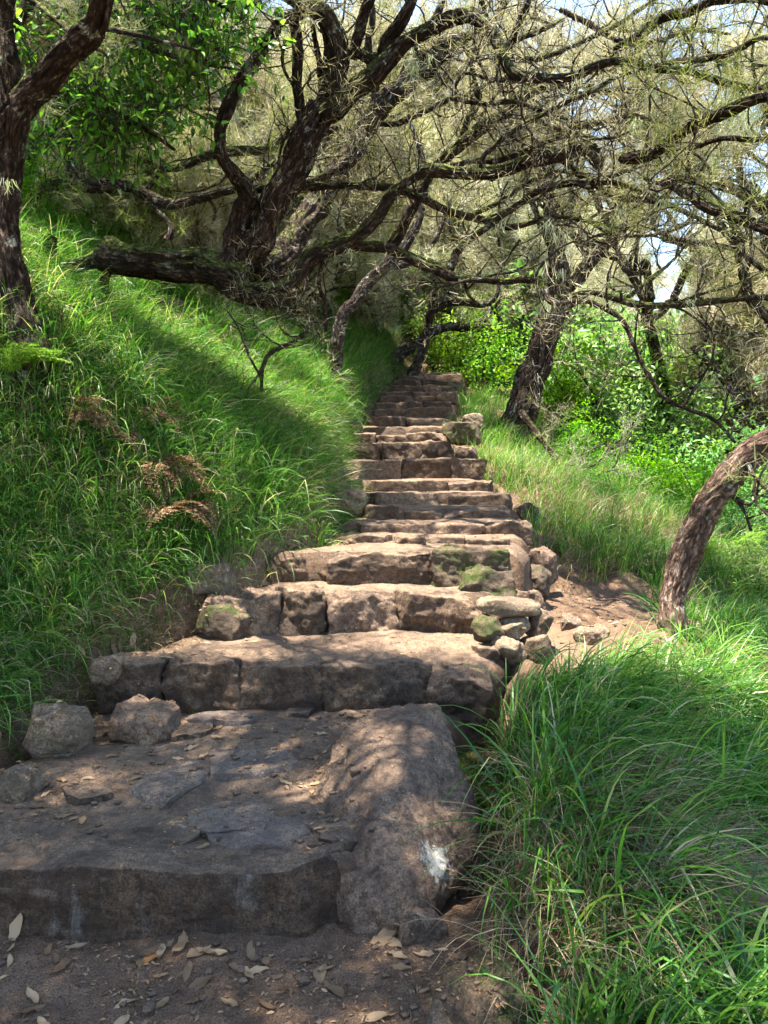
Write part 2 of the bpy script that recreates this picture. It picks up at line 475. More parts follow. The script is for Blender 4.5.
def ground(x, y, detail=True):
    x = np.asarray(x, float); y = np.asarray(y, float)
    ybig = np.minimum(y, 60)
    xl = np.interp(y, XLy, XLx); xr = np.interp(y, XRy, XRx)
    zp = np.interp(y, gy, gz) - np.interp(y, goff_y, goff)
    ztop = np.interp(y, gy, gz)
    # left bank
    d = np.maximum(xl - x, 0)
    s = np.interp(y, [0, 2.5, 4.0, 5, 6, 7, 9, 12, 30], [.5, .60, .92, 1.02, .74, .60, .66, .75, .5])
    soft = np.sqrt(d * d + 0.02) - 0.1414
    cap = np.interp(y, [0, 5, 9, 20], [1.8, 2.4, 4.0, 5.0])
    dd = np.where(soft < cap, soft, cap + (soft - cap) * 0.5)
    dd = np.where(soft > 12, cap + (12 - cap) * .5 + (soft - 12) * 0.08, dd)
    left = zp + np.interp(y, [2.5, 2.7, 5.5, 7, 9, 16], [0, .13, .16, .36, .55, .5]) * smooth(0, .35, d) + s * dd
    # right side
    e = np.maximum(x - xr, 0)
    zr = np.interp(y, [-50, 0, 2, 3, 4, 4.6, 6.1, 6.6, 8, 10, 15, 20, 60], [-1, -.1, .02, .22, .46, .55, .6, 1.1, 1.55, 2.05, 3.3, 4.6, 18])
    near = (1 - smooth(3.7, 4.2, y)) * (0.14 * np.exp(-((e - .55) / .4) ** 2))
    sl = np.interp(y, [0, 4.2, 4.7, 6.2, 6.6, 9, 20], [.12, .12, 0.0, 0.0, .28, .28, .25])
    far = np.interp(y, [0, 5, 10, 20], [.30, .36, .3, .2])
    ee = np.where(e < 1.6, sl * e, sl * 1.6 + far * (e - 1.6))
    ee = np.where(e > 40, sl * 1.6 + far * 38.4 + (e - 40) * .02, ee)
    right = zr + near - ee
    k = smooth(0, .22, e)
    z = np.where(x < xl, left, zp * (1 - k) + right * k)
    if detail:
        p = np.stack([x, y, np.zeros_like(x)], -1)
        off = smooth(.1, 1.0, np.maximum(d, e))
        z = z + fbm(p * 0.9, 3, 5) * .12 * off + fbm(p * 3.5, 3, 8) * (.018 + .05 * off) + fbm(p * 16, 3, 11) * .009
        z = z + fbm(p * .12, 3, 15) * 1.0 * smooth(5, 20, np.maximum(np.abs(x), y - 12))
    return z

def graded(lo, hi, d0, segs):
    return None
xs = np.concatenate([-np.geomspace(400, 14, 18), np.arange(-13, -4.5, .5), np.arange(-4.5, -2.2, .12), np.arange(-2.2, 2.6, .03), np.arange(2.6, 5, .1), np.arange(5, 13, .5), np.geomspace(14, 400, 18)])
ys = np.concatenate([-np.geomspace(400, 4, 12), np.arange(-3, 1.4, .2), np.arange(1.4, 7.2, .03), np.arange(7.2, 17, .08), np.arange(17, 30, .5), np.geomspace(31, 500, 18)])
X, Y = np.meshgrid(xs, ys)
Z = ground(X, Y)
nx, ny = len(xs), len(ys)
ii = np.arange(nx * ny).reshape(ny, nx)
gf = np.stack([ii[:-1, :-1], ii[:-1, 1:], ii[1:, 1:], ii[1:, :-1]], -1).reshape(-1, 4)
GV = np.stack([X, Y, Z], -1).reshape(-1, 3)
mb = MB(); mb.add(GV, gf)
tag(mb.build('ground', M['earth']), kind='structure')
bvh_v = [GV]; bvh_f = [gf.tolist()]; bvh_n = len(GV)

def to_bvh(mbx):
    global bvh_n
    for v, f in zip([np.concatenate(mbx.v)], [np.concatenate([q for q in mbx.f])]):
        bvh_v.append(v); bvh_f.append((f + bvh_n).tolist()); bvh_n += len(v)

# ------------------------------------------------------------------ stones
def cube_sphere(n):
    a = np.linspace(-1, 1, n + 1)
    vs, fs, base = {}, [], []
    V = []
    def idx(p):
        k = (round(p[0], 5), round(p[1], 5), round(p[2], 5))
        if k not in vs:
            vs[k] = len(V); V.append(k)
        return vs[k]
    for ax in range(3):
        for sg in (-1, 1):
            for i in range(n):
                for j in range(n):
                    q = []
                    for (u, v) in ((i, j), (i + 1, j), (i + 1, j + 1), (i, j + 1)):
                        p = [0, 0, 0]
                        p[ax] = sg; p[(ax + 1) % 3] = a[u]; p[(ax + 2) % 3] = a[v]
                        q.append(idx(p))
                    if sg < 0: q = q[::-1]
                    fs.append(q)
    return np.array(V, float), np.array(fs)
CS = {n: cube_sphere(n) for n in (8, 14, 26, 44, 80)}

def rock(half, n=14, seed=0, box=5.0, cuts=5, rough=0.10, fine=0.02, cutdepth=(.78, .98)):
    """angular stone, local coordinates centred on 0; half = half sizes"""
    r = np.random.default_rng(seed)
    V, Fc = CS[n]
    V = V.copy()
    # rounded box
    L = (np.abs(V) ** box).sum(1, keepdims=True) ** (1 / box)
    V = V / L
    half = np.asarray(half, float)
    Wd = V * half
    m = half.min()
    sc = half.max()
    N = unit(V * half.mean() / half)
    Wd = Wd + N * (fbm(Wd / sc * 1.6 + seed * 3.1, 3, seed)[:, None] * rough * m * 1.2)
    for _ in range(cuts):
        nrm = unit(r.normal(size=3))
        ext = np.abs(nrm * half).sum()
        dcut = ext * r.uniform(*cutdepth) * .80
        over = Wd @ nrm - dcut
        Wd = Wd - np.maximum(over, 0)[:, None] * nrm * .93
    Wd = Wd + N * ((.5 - np.abs(fbm(Wd * 7 + seed, 4, seed + 5)))[:, None] * fine * 1.3 + fbm(Wd * 26 + seed, 3, seed + 9)[:, None] * fine * .45)
    return Wd, Fc

def rotz(V, a):
    c, s = math.cos(a), math.sin(a)
    return V @ np.array([[c, s, 0], [-s, c, 0], [0, 0, 1]])
def rotx(V, a):
    c, s = math.cos(a), math.sin(a)
    return V @ np.array([[1, 0, 0], [0, c, s], [0, -s, c]])
def roty(V, a):
    c, s = math.cos(a), math.sin(a)
    return V @ np.array([[c, 0, -s], [0, 1, 0], [s, 0, c]])

ORD = ['lowest', 'second', 'third', 'fourth', 'fifth', 'sixth', 'seventh', 'eighth', 'ninth', 'tenth', 'eleventh', 'twelfth',
       'thirteenth', 'fourteenth', 'fifteenth', 'sixteenth', 'seventeenth', 'eighteenth', 'nineteenth', 'twentieth', 'twenty-first', 'topmost']
SLAB = {0: 'lowest stone step, one wide dark slab with white streaks beside the boulder',
        1: 'second stone step from the bottom, wide front of rounded blocks and a sunlit earth tread',
        2: 'third stone step from the bottom, ending at the small dry stone pile',
        3: 'fourth stone step from the bottom, big middle block half in sun, mossy right end'}
WIDTHS = {0: [1.0], 1: [.16, .19, .22, .28, .15], 2: [.26, .18, .24, .32], 3: [.24, .42, .34], 4: [.28, .2, .25, .27]}

for i, (y0, zt, xl, xr) in enumerate(STEPS):
    zb = 0.0 if i == 0 else STEPS[i - 1][1]
    y1 = STEPS[i + 1][0] if i + 1 < len(STEPS) else y0 + 1.2
    zn = zt
    lab = SLAB.get(i, f'{ORD[i]} stone step from the bottom of the flight, worn brown blocks' if i < 21 else 'topmost stone step where the flight meets the trees')
    st = thing('stone_step', ((xl + xr) / 2, y0, zb), lab, 'step', 'stone steps climbing the slope')
    org = np.array([(xl + xr) / 2, y0, zb])
    r = np.random.default_rng(100 + i)
    w = WIDTHS.get(i)
    if w is None:
        n = int(r.integers(2, 5)); w = r.uniform(.5, 1.5, n); w = w / w.sum()
    w = np.array(w); x = xl
    H = zt - zb
    n = 44 if i < 5 else (26 if i < 12 else 14)
    if i == 0: n = 80
    deep = .34 if i not in (0,) else .30
    for k, wk in enumerate(w):
        wk = wk * (xr - xl)
        hh = (H + .10) / 2
        if H < .08: hh = (.08 + .10) / 2
        dz = r.uniform(-.028, .014) if i else 0
        dy = r.uniform(-.05, .05) if i else (0 if k == 0 else .03)
        dpt = deep / 2 * r.uniform(.85, 1.1)
        if i == 3 and k == 0: dy, dz = .12, -.05
        V, Fc = rock((wk / 2 * 1.03, dpt, hh), n, seed=i * 17 + k + 3, box=20, cuts=5 if i else 2, rough=.17 if i < 4 else .12,
                     fine=.018 if i < 4 else .014, cutdepth=(.86, 1.04))
        V = rotx(V, r.uniform(-.05, .03)); V = rotz(V, r.uniform(-.04, .04) if i else 0)
        c = np.array([x + wk / 2, y0 + dpt + dy, zt - hh + dz])
        m = MB(); m.add(V + c, Fc); to_bvh(m)
        mat = M['slab'] if i == 0 else (M['mossrock'] if (i == 3 and k == 2) else M[['step', 'step_red', 'step', 'boulder', 'slabwarm', 'step_red'][int(r.integers(0, 6))]])
        ob = m.build('riser_stone', mat, st, org)
        if i == 3 and k == 2: ob['label'] = 'mossy dark end block'
        x += wk
    # trodden earth tread behind the row of stones
    tx = np.linspace(0, 1, 70 if i < 4 else 30)
    ty = np.linspace(0, 1, 50 if i < 4 else 14)
    TX, TY = np.meshgrid(tx, ty)
    ya = y0 + deep * .35; yb = y1 + .12
    WY = ya + (yb - ya) * TY
    nl, nr = (xl, xr) if i + 1 >= len(STEPS) else (min(xl, STEPS[i + 1][2]), max(xr, STEPS[i + 1][3]))
    el = np.interp(WY, XLy, XLx) - .12; er = np.interp(WY, XRy, XRx) + .06
    if i == 0: er = np.interp(WY, [2.6, 3.4, 4.1], [-.05, -.02, .5])
    if i == 1: er = np.interp(WY, [4, 4.7], [.5, .92])
    if i == 2: er = np.interp(WY, [4.7, 5.2], [.72, .8])
    WX = el + (er - el) * TX
    WZ = zt - .012 + (.085 if i == 0 else .06 if i == 1 else .03) * TY + fbm(np.stack([WX * 3, WY * 3, WX * 0], -1), 3, 40 + i) * .014 + fbm(np.stack([WX * 14, WY * 14, WX * 0], -1), 3, 60 + i) * .006
    edge = np.minimum(TX, 1 - TX) * (er - el)
    WZ = WZ - .09 * np.clip(1 - edge / .12, 0, 1) ** 2
    ny_, nx_ = WX.shape
    iv = np.arange(nx_ * ny_).reshape(ny_, nx_)
    ff = np.stack([iv[:-1, :-1], iv[:-1, 1:], iv[1:, 1:], iv[1:, :-1]], -1).reshape(-1, 4)
    top = np.stack([WX, WY, WZ], -1).reshape(-1, 3)
    # skirt so that the tread is a solid bed
    per = np.concatenate([iv[0, :], iv[1:, -1], iv[-1, -2::-1], iv[-2:0:-1, 0]])
    low = top[per] - np.array([0, 0, .22])
    sk = np.arange(len(per)) + len(top)
    sf = np.stack([per, sk, np.roll(sk, -1), np.roll(per, -1)], -1)
    m = MB(); m.add(np.concatenate([top, low]), np.concatenate([ff, sf])); to_bvh(m)
    m.build('tread', M['tread'], st, org)
    if i == 0:
        flags = [(252, 775, .25, .15, .3), (172, 792, .14, .20, -.5), (222, 735, .19, .08, .1), (300, 728, .10, .05, 0), (90, 803, .12, .06, .2),
                 (237, 828, .2, .10, .1), (255, 866, .24, .10, -.1), (110, 852, .33, .10, 0.05), (330, 845, .08, .1, .3), (190, 745, .12, .07, .1)]
        for k, (px, py, a, b, rz) in enumerate(flags):
            D = (CAMZ - .215) / ((py - 480) / F)
            c = P(px, py, D); c[1] = max(c[1], 2.78)
            V, Fc = rock((a * .92, b * 1.25, .045), 44, seed=300 + k, box=3.5, cuts=9, rough=.5, fine=.006, cutdepth=(.7, .95))
            V = rotz(V, rz)
            V[:, 2] = np.minimum(V[:, 2], .018 + .004 * fbm(V * 12, 2, k)); V[:, 2] -= np.hypot(V[:, 0] / a, V[:, 1] / b / 1.2) ** 4 * .006
            zt_ = zt - .012 + .085 * (c[1] - y0 - .1) / 1.55
            m = MB(); m.add(V + np.array([c[0], c[1], zt_ + .004 + .004 * (k % 3)]), Fc); to_bvh(m)
            m.build('flagstone', M['flag'] if k in (0, 1, 5, 6, 2) else M['step'], st, org)

def rock_thing(px, py, D, half, mat, label, seed, n=26, rz=0, rx=0, ry=0, name='rock', z=None, group=None, **kw):
    c = P(px, py, D)
    if z is not None: c[2] = z
    kw.setdefault('box', 4.5); kw.setdefault('cuts', 11); kw.setdefault('rough', .2); kw.setdefault('cutdepth', (.66, .95)); kw.setdefault('fine', .013)
    V, Fc = rock(half, n, seed, **kw)
    if n == 26 and py > 480 and name == 'rock': ry += .25 * math.sin(seed * 2.3); rx += .3 * math.cos(seed * 1.7); c[2] -= half[2] * .35
    V = rotz(rotx(roty(V, ry), rx), rz) + c
    m = MB(); m.add(V, Fc); to_bvh(m)
    return tag(m.build(name, M[mat], None, c), label, 'rock' if name != 'boulder' else 'boulder', group)

# the boulder that flanks the lowest step
import bmesh
def hull_rock(pts, n, seed, fine=.02, rough=.03, p=16):
    pts = np.array(pts, float); c = pts.mean(0)
    bm = bmesh.new()
    for q in pts: bm.verts.new(q)
    bmesh.ops.convex_hull(bm, input=bm.verts)
    bm.faces.ensure_lookup_table(); bm.normal_update()
    N_, D_ = [], []
    for f in bm.faces:
        nn = np.array(f.normal); d_ = nn @ (np.array(f.verts[0].co) - c)
        if d_ < 0: nn, d_ = -nn, -d_
        N_.append(nn); D_.append(max(d_, 1e-3))
    bm.free()
    V, Fc = CS[n]
    half = (pts.max(0) - pts.min(0)) / 2
    dirs = unit(V * half)
    k = np.maximum(dirs @ np.array(N_).T / np.array(D_)[None], 1e-6)
    r_ = (k ** p).sum(1) ** (-1 / p)
    W = dirs * r_[:, None]
    nr = unit(W / half ** 2)
    W = W + nr * (fbm(W * 2.4 + seed, 3, seed)[:, None] * rough + (.45 - np.abs(fbm(W * 6 + seed, 4, seed + 2)))[:, None] * fine + fbm(W * 24 + seed, 3, seed + 4)[:, None] * fine * .32)
    return W, Fc, c
bp = [P(440, 700, 3.78), P(368, 706, 3.74), P(345, 735, 3.5), P(318, 800, 3.1), P(318, 850, 2.86), P(330, 905, 2.62), P(338, 940, 2.50), P(398, 944, 2.47),
      P(446, 716, 3.62), P(448, 762, 3.3), P(472, 805, 3.05), P(476, 835, 2.95), P(446, 885, 2.68), P(412, 760, 3.3), P(382, 800, 2.92), P(372, 860, 2.64), P(425, 820, 2.88)]
bp += [q * np.array([1, 1, 0]) + np.array([0, .05, -.15]) for q in bp[1:13]]
for k in range(3, 7): bp[k] = bp[k] + np.array([0, 0, .05 if k != 6 else 0])
for k in (2, 8, 9, 13, 14, 15, 16): bp[k] = bp[k] + np.array([0, 0, .10])
V, Fc, c = hull_rock(bp, 80, 77, fine=.026, rough=.045, p=24)
m = MB(); m.add(V + c, Fc); to_bvh(m)
_bv = BVHTree.FromPolygons([tuple(map(float, q)) for q in V + c], Fc.tolist())
_dr = Vector(P(438, 862, 2.7)) - Vector((0, 0, CAMZ))
_hit = _bv.ray_cast(Vector((0, 0, CAMZ)), _dr.normalized())[0]
if _hit: LICHEN_NODE.inputs[1].default_value = _hit
bo = tag(m.build('boulder', M['boulder'], None, c), 'large mauve brown boulder slanting beside the lowest step with a white lichen patch', 'boulder')
rock_thing(415, 925, 2.52, (.10, .09, .075), 'boulder', 'small dark stone wedged under the front of the boulder', 31, rz=.3)
rock_thing(490, 990, 2.14, (.14, .13, .10), 'mossrock', 'dark lumpy stone in the bottom corner below the long grass', 32, rz=.5, z=.03)
rock_thing(448, 1012, 2.12, (.07, .08, .04), 'pale', 'flat pale stone set in the path at the bottom edge', 33, z=.0, n=26)
rock_thing(58, 722, 3.55, (.17, .14, .11), 'pale', 'pale rounded rock at the left foot of the grassy bank', 134, rz=.5, box=2.6, cuts=7)
rock_thing(18, 778, 3.1, (.07, .07, .07), 'pale', 'small grey stone in moss by the left edge', 35)
rock_thing(142, 700, 3.75, (.18, .14, .08), 'boulder', 'brown flat rock leaning on the left end of the second step', 36, rz=-.2, z=.345)
rock_thing(108, 666, 4.0, (.07, .08, .06), 'pale', 'little white crusted stone above the left end of the second step', 37)
rock_thing(212, 571, 5.0, (.21, .17, .11), 'pale', 'pale flat topped rock left of the third and fourth steps', 38, rz=-.1, ry=.12)
rock_thing(222, 618, 4.72, (.19, .13, .11), 'mossrock', 'mossy brown rock ending the third step on the left', 39)
rock_thing(347, 498, 6.6, (.15, .16, .12), 'pale', 'grey stone on the left edge of the seventh step', 42)
rock_thing(336, 478, 7.0, (.13, .15, .09), 'pale', 'grey stone above the others on the left side of the eighth step', 44)
rock_thing(337, 392, 9.6, (.20, .2, .17), 'mossrock', 'dark rock jutting from the grassy bank beside the upper steps', 45)
rock_thing(462, 434, 9.3, (.22, .2, .12), 'mossrock', 'dark humped rock on the right of the twelfth step', 46)
rock_thing(472, 421, 10.0, (.13, .12, .08), 'pale', 'small grey stone between the two rocks on the right edge', 48)
rock_thing(448, 398, 12.0, (.2, .18, .09), 'pale', 'flat sunlit stone on the right near the top of the flight', 49)
rock_thing(490, 582, 4.95, (.19, .12, .12), 'mossrock', 'mossy rounded rock at the right end of the third step', 50)
for k, (x_, y_, z_, h_, lb) in enumerate([    (1.00, 5.15, .74, (.15, .14, .15), 'dark earthy stone low beside the fourth step above the side path'), (1.12, 5.55, .86, (.16, .17, .16), 'brown stone at the right end of the fifth step above the side path'),
    (1.25, 5.95, .92, (.15, .16, .18), 'brown stone at the right end of the sixth step'), 
     (1.3, 6.8, 1.3, (.14, .16, .12), 'stone under grass at the right end of the eighth step'),
     (.95, 8.3, 1.85, (.18, .16, .12), 'brown stone at the right end of the eleventh step'),
    (-.62, 5.5, 1.08, (.17, .16, .12), 'mossy stone on the ledge left of the fifth step'), 
    (-.85, 5.2, 1.0, (.10, .1, .07), 'little stone in moss left of the fourth step'), (-.52, 7.9, 1.68, (.16, .15, .12), 'stone left of the tenth step under the grass'),
     (-.40, 9.6, 2.15, (.15, .16, .12), 'stone left of the thirteenth step'), ]):
    h_ = np.array(h_) * (.72 if k < 7 else .85); z_ -= .05 * (k < 7); x_ -= .05 * (k < 7)
    V, Fc = rock(h_, 26, 130 + k, cuts=11, rough=.2, fine=.014, box=5, cutdepth=(.66, .95)); z_ -= .04
    V = rotz(rotx(V, .15 * math.sin(k * 3)), k * 1.1); c = np.array([x_, y_, z_])
    m = MB(); m.add(V + c, Fc); to_bvh(m)
    tag(m.build('rock', M[['step', 'mossrock', 'boulder', 'step'][k % 4]], None, c), lb, 'rock', 'rocks edging the flight')
rock_thing(592, 632, 4.55, (.10, .08, .045), 'pale', 'flat pale stone at the near edge of the side path', 51)
rock_thing(570, 622, 4.8, (.07, .07, .04), 'pale', 'small pale stone lying on the side path', 52)
# dry stone pile
for k, (px, py, D, h, lab) in enumerate([
    (512, 606, 4.50, (.20, .14, .038), 'flat capping slab on the small dry stone pile'),
    (490, 630, 4.42, (.085, .09, .07), 'dark wedge at the left of the small dry stone pile'),
    (514, 626, 4.42, (.075, .08, .055), 'pale angular stone in the middle of the dry stone pile'),
    (540, 624, 4.45, (.06, .08, .075), 'grey stone at the right of the dry stone pile'),
    (508, 650, 4.36, (.09, .09, .06), 'light cornered stone low in the dry stone pile'),
    (536, 648, 4.38, (.085, .09, .065), 'dark stone low on the right of the dry stone pile'),
    (486, 654, 4.34, (.06, .08, .055), 'small dark stone at the foot of the dry stone pile')]):
    rock_thing(px, py, D, h, 'pale' if k in (2, 4, 0) else 'mossrock' if k == 1 else 'step', lab, 60 + k, n=14, rz=[.1, .6, .4, -.5, .9, .2, .4][k], ry=[.05, .5, -.4, .3, .5, -.2, .1][k], group='stones of the small dry stone pile', cuts=8, cutdepth=(.7, .95), box=4)

# ------------------------------------------------------------------ tubes (trunks, limbs, twigs)
def resample(pts, step):
    pts = np.asarray(pts, float)
    n = len(pts)
    ext = np.vstack([2 * pts[0] - pts[1], pts, 2 * pts[-1] - pts[-2]])
    out = []
    for i in range(n - 1):
        p0, p1, p2, p3 = ext[i], ext[i + 1], ext[i + 2], ext[i + 3]
        L = np.linalg.norm(p2[:3] - p1[:3])
        k = max(1, int(L / step))
        t = (np.arange(k) / k)[:, None]
        out.append(.5 * ((2 * p1) + (-p0 + p2) * t + (2 * p0 - 5 * p1 + 4 * p2 - p3) * t ** 2 + (-p0 + 3 * p1 - 3 * p2 + p3) * t ** 3))
    out.append(pts[-1:])
    o = np.vstack(out)
    o[:, 3] = np.maximum(o[:, 3], 0.0008)
    return o

def tube(mb, pts, sides=8, step=.05, rough=0.0, seed=0, cap=True, var=0.5, wob=0.0):
    """pts: rows x,y,z,radius"""
    q = resample(pts, step)
    c, r = q[:, :3], q[:, 3]
    n = len(q)
    s = np.concatenate([[0], np.cumsum(np.linalg.norm(np.diff(c, axis=0), axis=1))])
    if wob > 0:
        c = c + np.stack([fbm(np.stack([s * 3.0 + 11 * a, s * 0 + seed, s * 0], -1), 3, seed + a) for a in range(3)], -1) * (wob * np.minimum(1, s / .15))[:, None] * r[:, None] * 1.0
    T = np.gradient(c, axis=0) if n > 2 else np.repeat((c[1:] - c[:-1]), 2, 0)
    T = unit(T)
    N = np.zeros_like(c)
    a = np.array([0, 0, 1.]) if abs(T[0][2]) < .9 else np.array([1., 0, 0])
    v = unit(np.cross(T[0], a))
    for i in range(n):
        v = v - T[i] * (v @ T[i]); v = v / (np.linalg.norm(v) + 1e-9)
        N[i] = v
    B = np.cross(T, N)
    th = np.arange(sides) / sides * 2 * math.pi
    ct, sn = np.cos(th), np.sin(th)
    off = N[:, None, :] * ct[None, :, None] + B[:, None, :] * sn[None, :, None]
    rr = np.repeat(r[:, None], sides, 1) * (.84 if rough > .15 else 1)
    tcx = np.stack([rr * ct[None, :], rr * sn[None, :], np.repeat(s[:, None], sides, 1) + seed * 1.7], -1)
    if rough > 0:
        rm = r.mean()
        p = np.stack([np.repeat(ct[None], n, 0) * 1.6, np.repeat(sn[None], n, 0) * 1.6, np.repeat((s / max(rm, .01) * .35)[:, None], sides, 1)], -1)
        p2 = np.stack([np.repeat(ct[None], n, 0) * 5, np.repeat(sn[None], n, 0) * 5, np.repeat((s / max(rm, .01) * .5)[:, None], sides, 1)], -1)
        rr = rr * (1 + rough * fbm(p + seed, 2, seed) + rough * .8 * (1 - 2.4 * np.abs(fbm(p2 + seed, 3, seed + 3))))
    V = c[:, None, :] + off * rr[:, :, None]
    iv = np.arange(n * sides).reshape(n, sides)
    nxt = np.roll(iv, -1, 1)
    f = np.stack([iv[:-1], nxt[:-1], nxt[1:], iv[1:]], -1).reshape(-1, 4)
    mb.add(V.reshape(-1, 3), f, var, tcx.reshape(-1, 3))
    if cap:
        for e in (0, n - 1):
            b = mb.n
            mb.add(np.vstack([V[e], c[e][None]]), np.array([[k, (k + 1) % sides, sides] for k in range(sides)][::(1 if e else -1)]), var, np.vstack([tcx[e], tcx[e].mean(0)[None]]))
    return q

def px_path(rows, D0=None, k=1.0):
    """rows: (px, py, width px, depth) -> x,y,z,r"""
    out = []
    for px, py, w, D in rows:
        p = P(px, py, D)
        out.append([p[0], p[1], p[2], w / 2 / F * D * k])
    return np.array(out)

def dd(rows, D0, D1):
    n = len(rows)
    return [(a, b, w, D0 + (D1 - D0) * i / (n - 1)) for i, (a, b, w, *_) in enumerate(rows)]

def walk(p, d, L, r0, r1, rg, curl=.45, up=.1, n=8):
    pts = [[*p, r0]]
    d = unit(d)
    bend = unit(rg.normal(size=3))
    for i in range(n):
        bend = unit(bend + rg.normal(size=3) * .8)
        d = unit(d + bend * curl + np.array([0, 0, up]))
        p = p + d * L / n
        pts.append([*p, r0 + (r1 - r0) * (i + 1) / n])
    return np.array(pts), d

class Sprays:
    """collects places for leafy sprays"""
    def __init__(s): s.p, s.d, s.s = [], [], []
    def add(s, p, d, size): s.p.append(p); s.d.append(d); s.s.append(size)

def twigs(mb, q, rg, every=.25, L=(.4, .9), r=.012, sp=None, lev=1, t0=.1, up=.12, spsize=.3, sides=5):
    """side twigs along a resampled tube q, with second order twigs and spray places"""
    c = q[:, :3]
    s = np.concatenate([[0], np.cumsum(np.linalg.norm(np.diff(c, axis=0), axis=1))])
    x = s[-1] * t0
    while x < s[-1]:
        i = min(np.searchsorted(s, x), len(c) - 1)
        T = unit(c[min(i + 1, len(c) - 1)] - c[max(i - 1, 0)])
        d = unit(T * rg.uniform(.1, .8) + rg.normal(size=3) * .8 + np.array([0, 0, .25]))
        Lk = rg.uniform(*L)
        r0 = min(r * rg.uniform(.6, 1.3), q[i, 3] * .75)
        pts, d2 = walk(c[i], d, Lk, r0, r0 * .3, rg, up=up)
        qq = tube(mb, pts, sides, max(.05, Lk / 14), cap=False, var=rg.random())
        if sp is not None:
            for k in range(2, len(pts)):
                if rg.random() < .8:
                    sp.add(pts[k, :3], unit(pts[k, :3] - pts[k - 1, :3]), spsize * rg.uniform(.6, 1.2))
        if lev > 0:
            twigs(mb, qq, rg, max(every * .6, .08), (Lk * .3, Lk * .6), r0 * .5, sp, lev - 1, .25, up, spsize * .9, 4)
        x += every * rg.uniform(.5, 1.5)

def strips(mb, P0, D0, L, W, seg=2, bend=.3, rg=rng, var=None, taper=.25, grav=0.0):
    """many thin tapered strips at once: P0 (n,3) roots, D0 (n,3) directions"""
    n = len(P0)
    D0 = unit(D0)
    side = unit(np.cross(D0, rg.normal(size=(n, 3))))
    bd = rg.normal(size=(n, 3)) * bend
    pts = [P0]; d = D0
    for k in range(seg):
        d = unit(d + bd / seg + np.array([0, 0, -grav / seg]))
        pts.append(pts[-1] + d * (L / seg)[:, None])
    V = []
    for k, p in enumerate(pts):
        w = (W * (1 - (1 - taper) * k / seg) / 2)[:, None]
        V.append(p - side * w); V.append(p + side * w)
    V = np.stack(V, 1)
    m = 2 * (seg + 1)
    b = np.arange(n)[:, None] * m
    f = np.concatenate([b + np.array([[2 * k, 2 * k + 1, 2 * k + 3, 2 * k + 2]]) for k in range(seg)], 0)
    v = rg.random(n) if var is None else var
    mb.add(V.reshape(-1, 3), f, np.repeat(v, m))

def heath_foliage(mb, sp, rg, per=22, w=.006, spread=.75):
    if not sp.p: return
    p = np.array(sp.p); d = np.array(sp.d); s = np.array(sp.s)
    n = len(p)
    d = unit(d + np.array([0, 0, .35]))
    base = np.clip(rg.random(n), 0, 1)
    k = per
    P0 = np.repeat(p, k, 0); Dd = np.repeat(d, k, 0); S = np.repeat(s, k)
    along = rg.random(n * k)
    Dd2 = unit(Dd + rg.normal(size=(n * k, 3)) * spread)
    P1 = P0 + Dd * (along * S * .7)[:, None] + rg.normal(size=(n * k, 3)) * (S * .09)[:, None]
    strips(mb, P1, Dd2, S * rg.uniform(.25, .7, n * k), w * rg.uniform(.6, 1.5, n * k), 2, .5, rg, np.clip(np.repeat(base, k) * .6 + rg.random(n * k) * .4, 0, 1))

def leaves(mb, P0, Dr, size, rg, fold=.25, asp=.42, var=None):
    """pointed leaves, folded on the midrib: 6 verts / 4 quads-tris each"""
    n = len(P0)
    Dr = unit(Dr)
    side = unit(np.cross(Dr, rg.normal(size=(n, 3)) * .5 + np.array([0, 0, 1.])))
    up = np.cross(side, Dr)
    S = size[:, None]
    A = P0
    M1 = P0 + Dr * S * .33
    M2 = P0 + Dr * S * .7 - up * S * .05
    Tp = P0 + Dr * S - up * S * .15
    L1 = M1 + side * S * asp * .5 + up * S * fold * .3
    L2 = M2 + side * S * asp * .36 + up * S * fold * .2
    R1 = M1 - side * S * asp * .5 + up * S * fold * .3
    R2 = M2 - side * S * asp * .36 + up * S * fold * .2
    V = np.stack([A, M1, M2, Tp, L1, L2, R1, R2], 1)
    b = np.arange(n)[:, None] * 8
    q = np.concatenate([b + np.array([[1, 2, 5, 4]]), b + np.array([[1, 6, 7, 2]])])
    t = np.concatenate([b + np.array([[0, 1, 4]]), b + np.array([[0, 6, 1]]), b + np.array([[2, 3, 5]]), b + np.array([[2, 7, 3]])])
    v = rg.random(n) if var is None else var
    vv = np.repeat(v, 8)
    k0 = mb.n
    mb.add(V.reshape(-1, 3), q, vv)
    mb.f.append(t + k0)

def lichen_beards(mb, pts, rg, L=.26, n=40):
    for p, s in pts:
        m = int(n * s)
        P0 = np.array(p) + rg.normal(size=(m, 3)) * np.array([.035, .035, .012]) * s
        strips(mb, P0, np.tile([0, 0, -1.], (m, 1)) + rg.normal(size=(m, 3)) * .22, L * s * rg.uniform(.3, 1, m), .006 * rg.uniform(.5, 1.4, m), 4, .5, rg, None, .2)

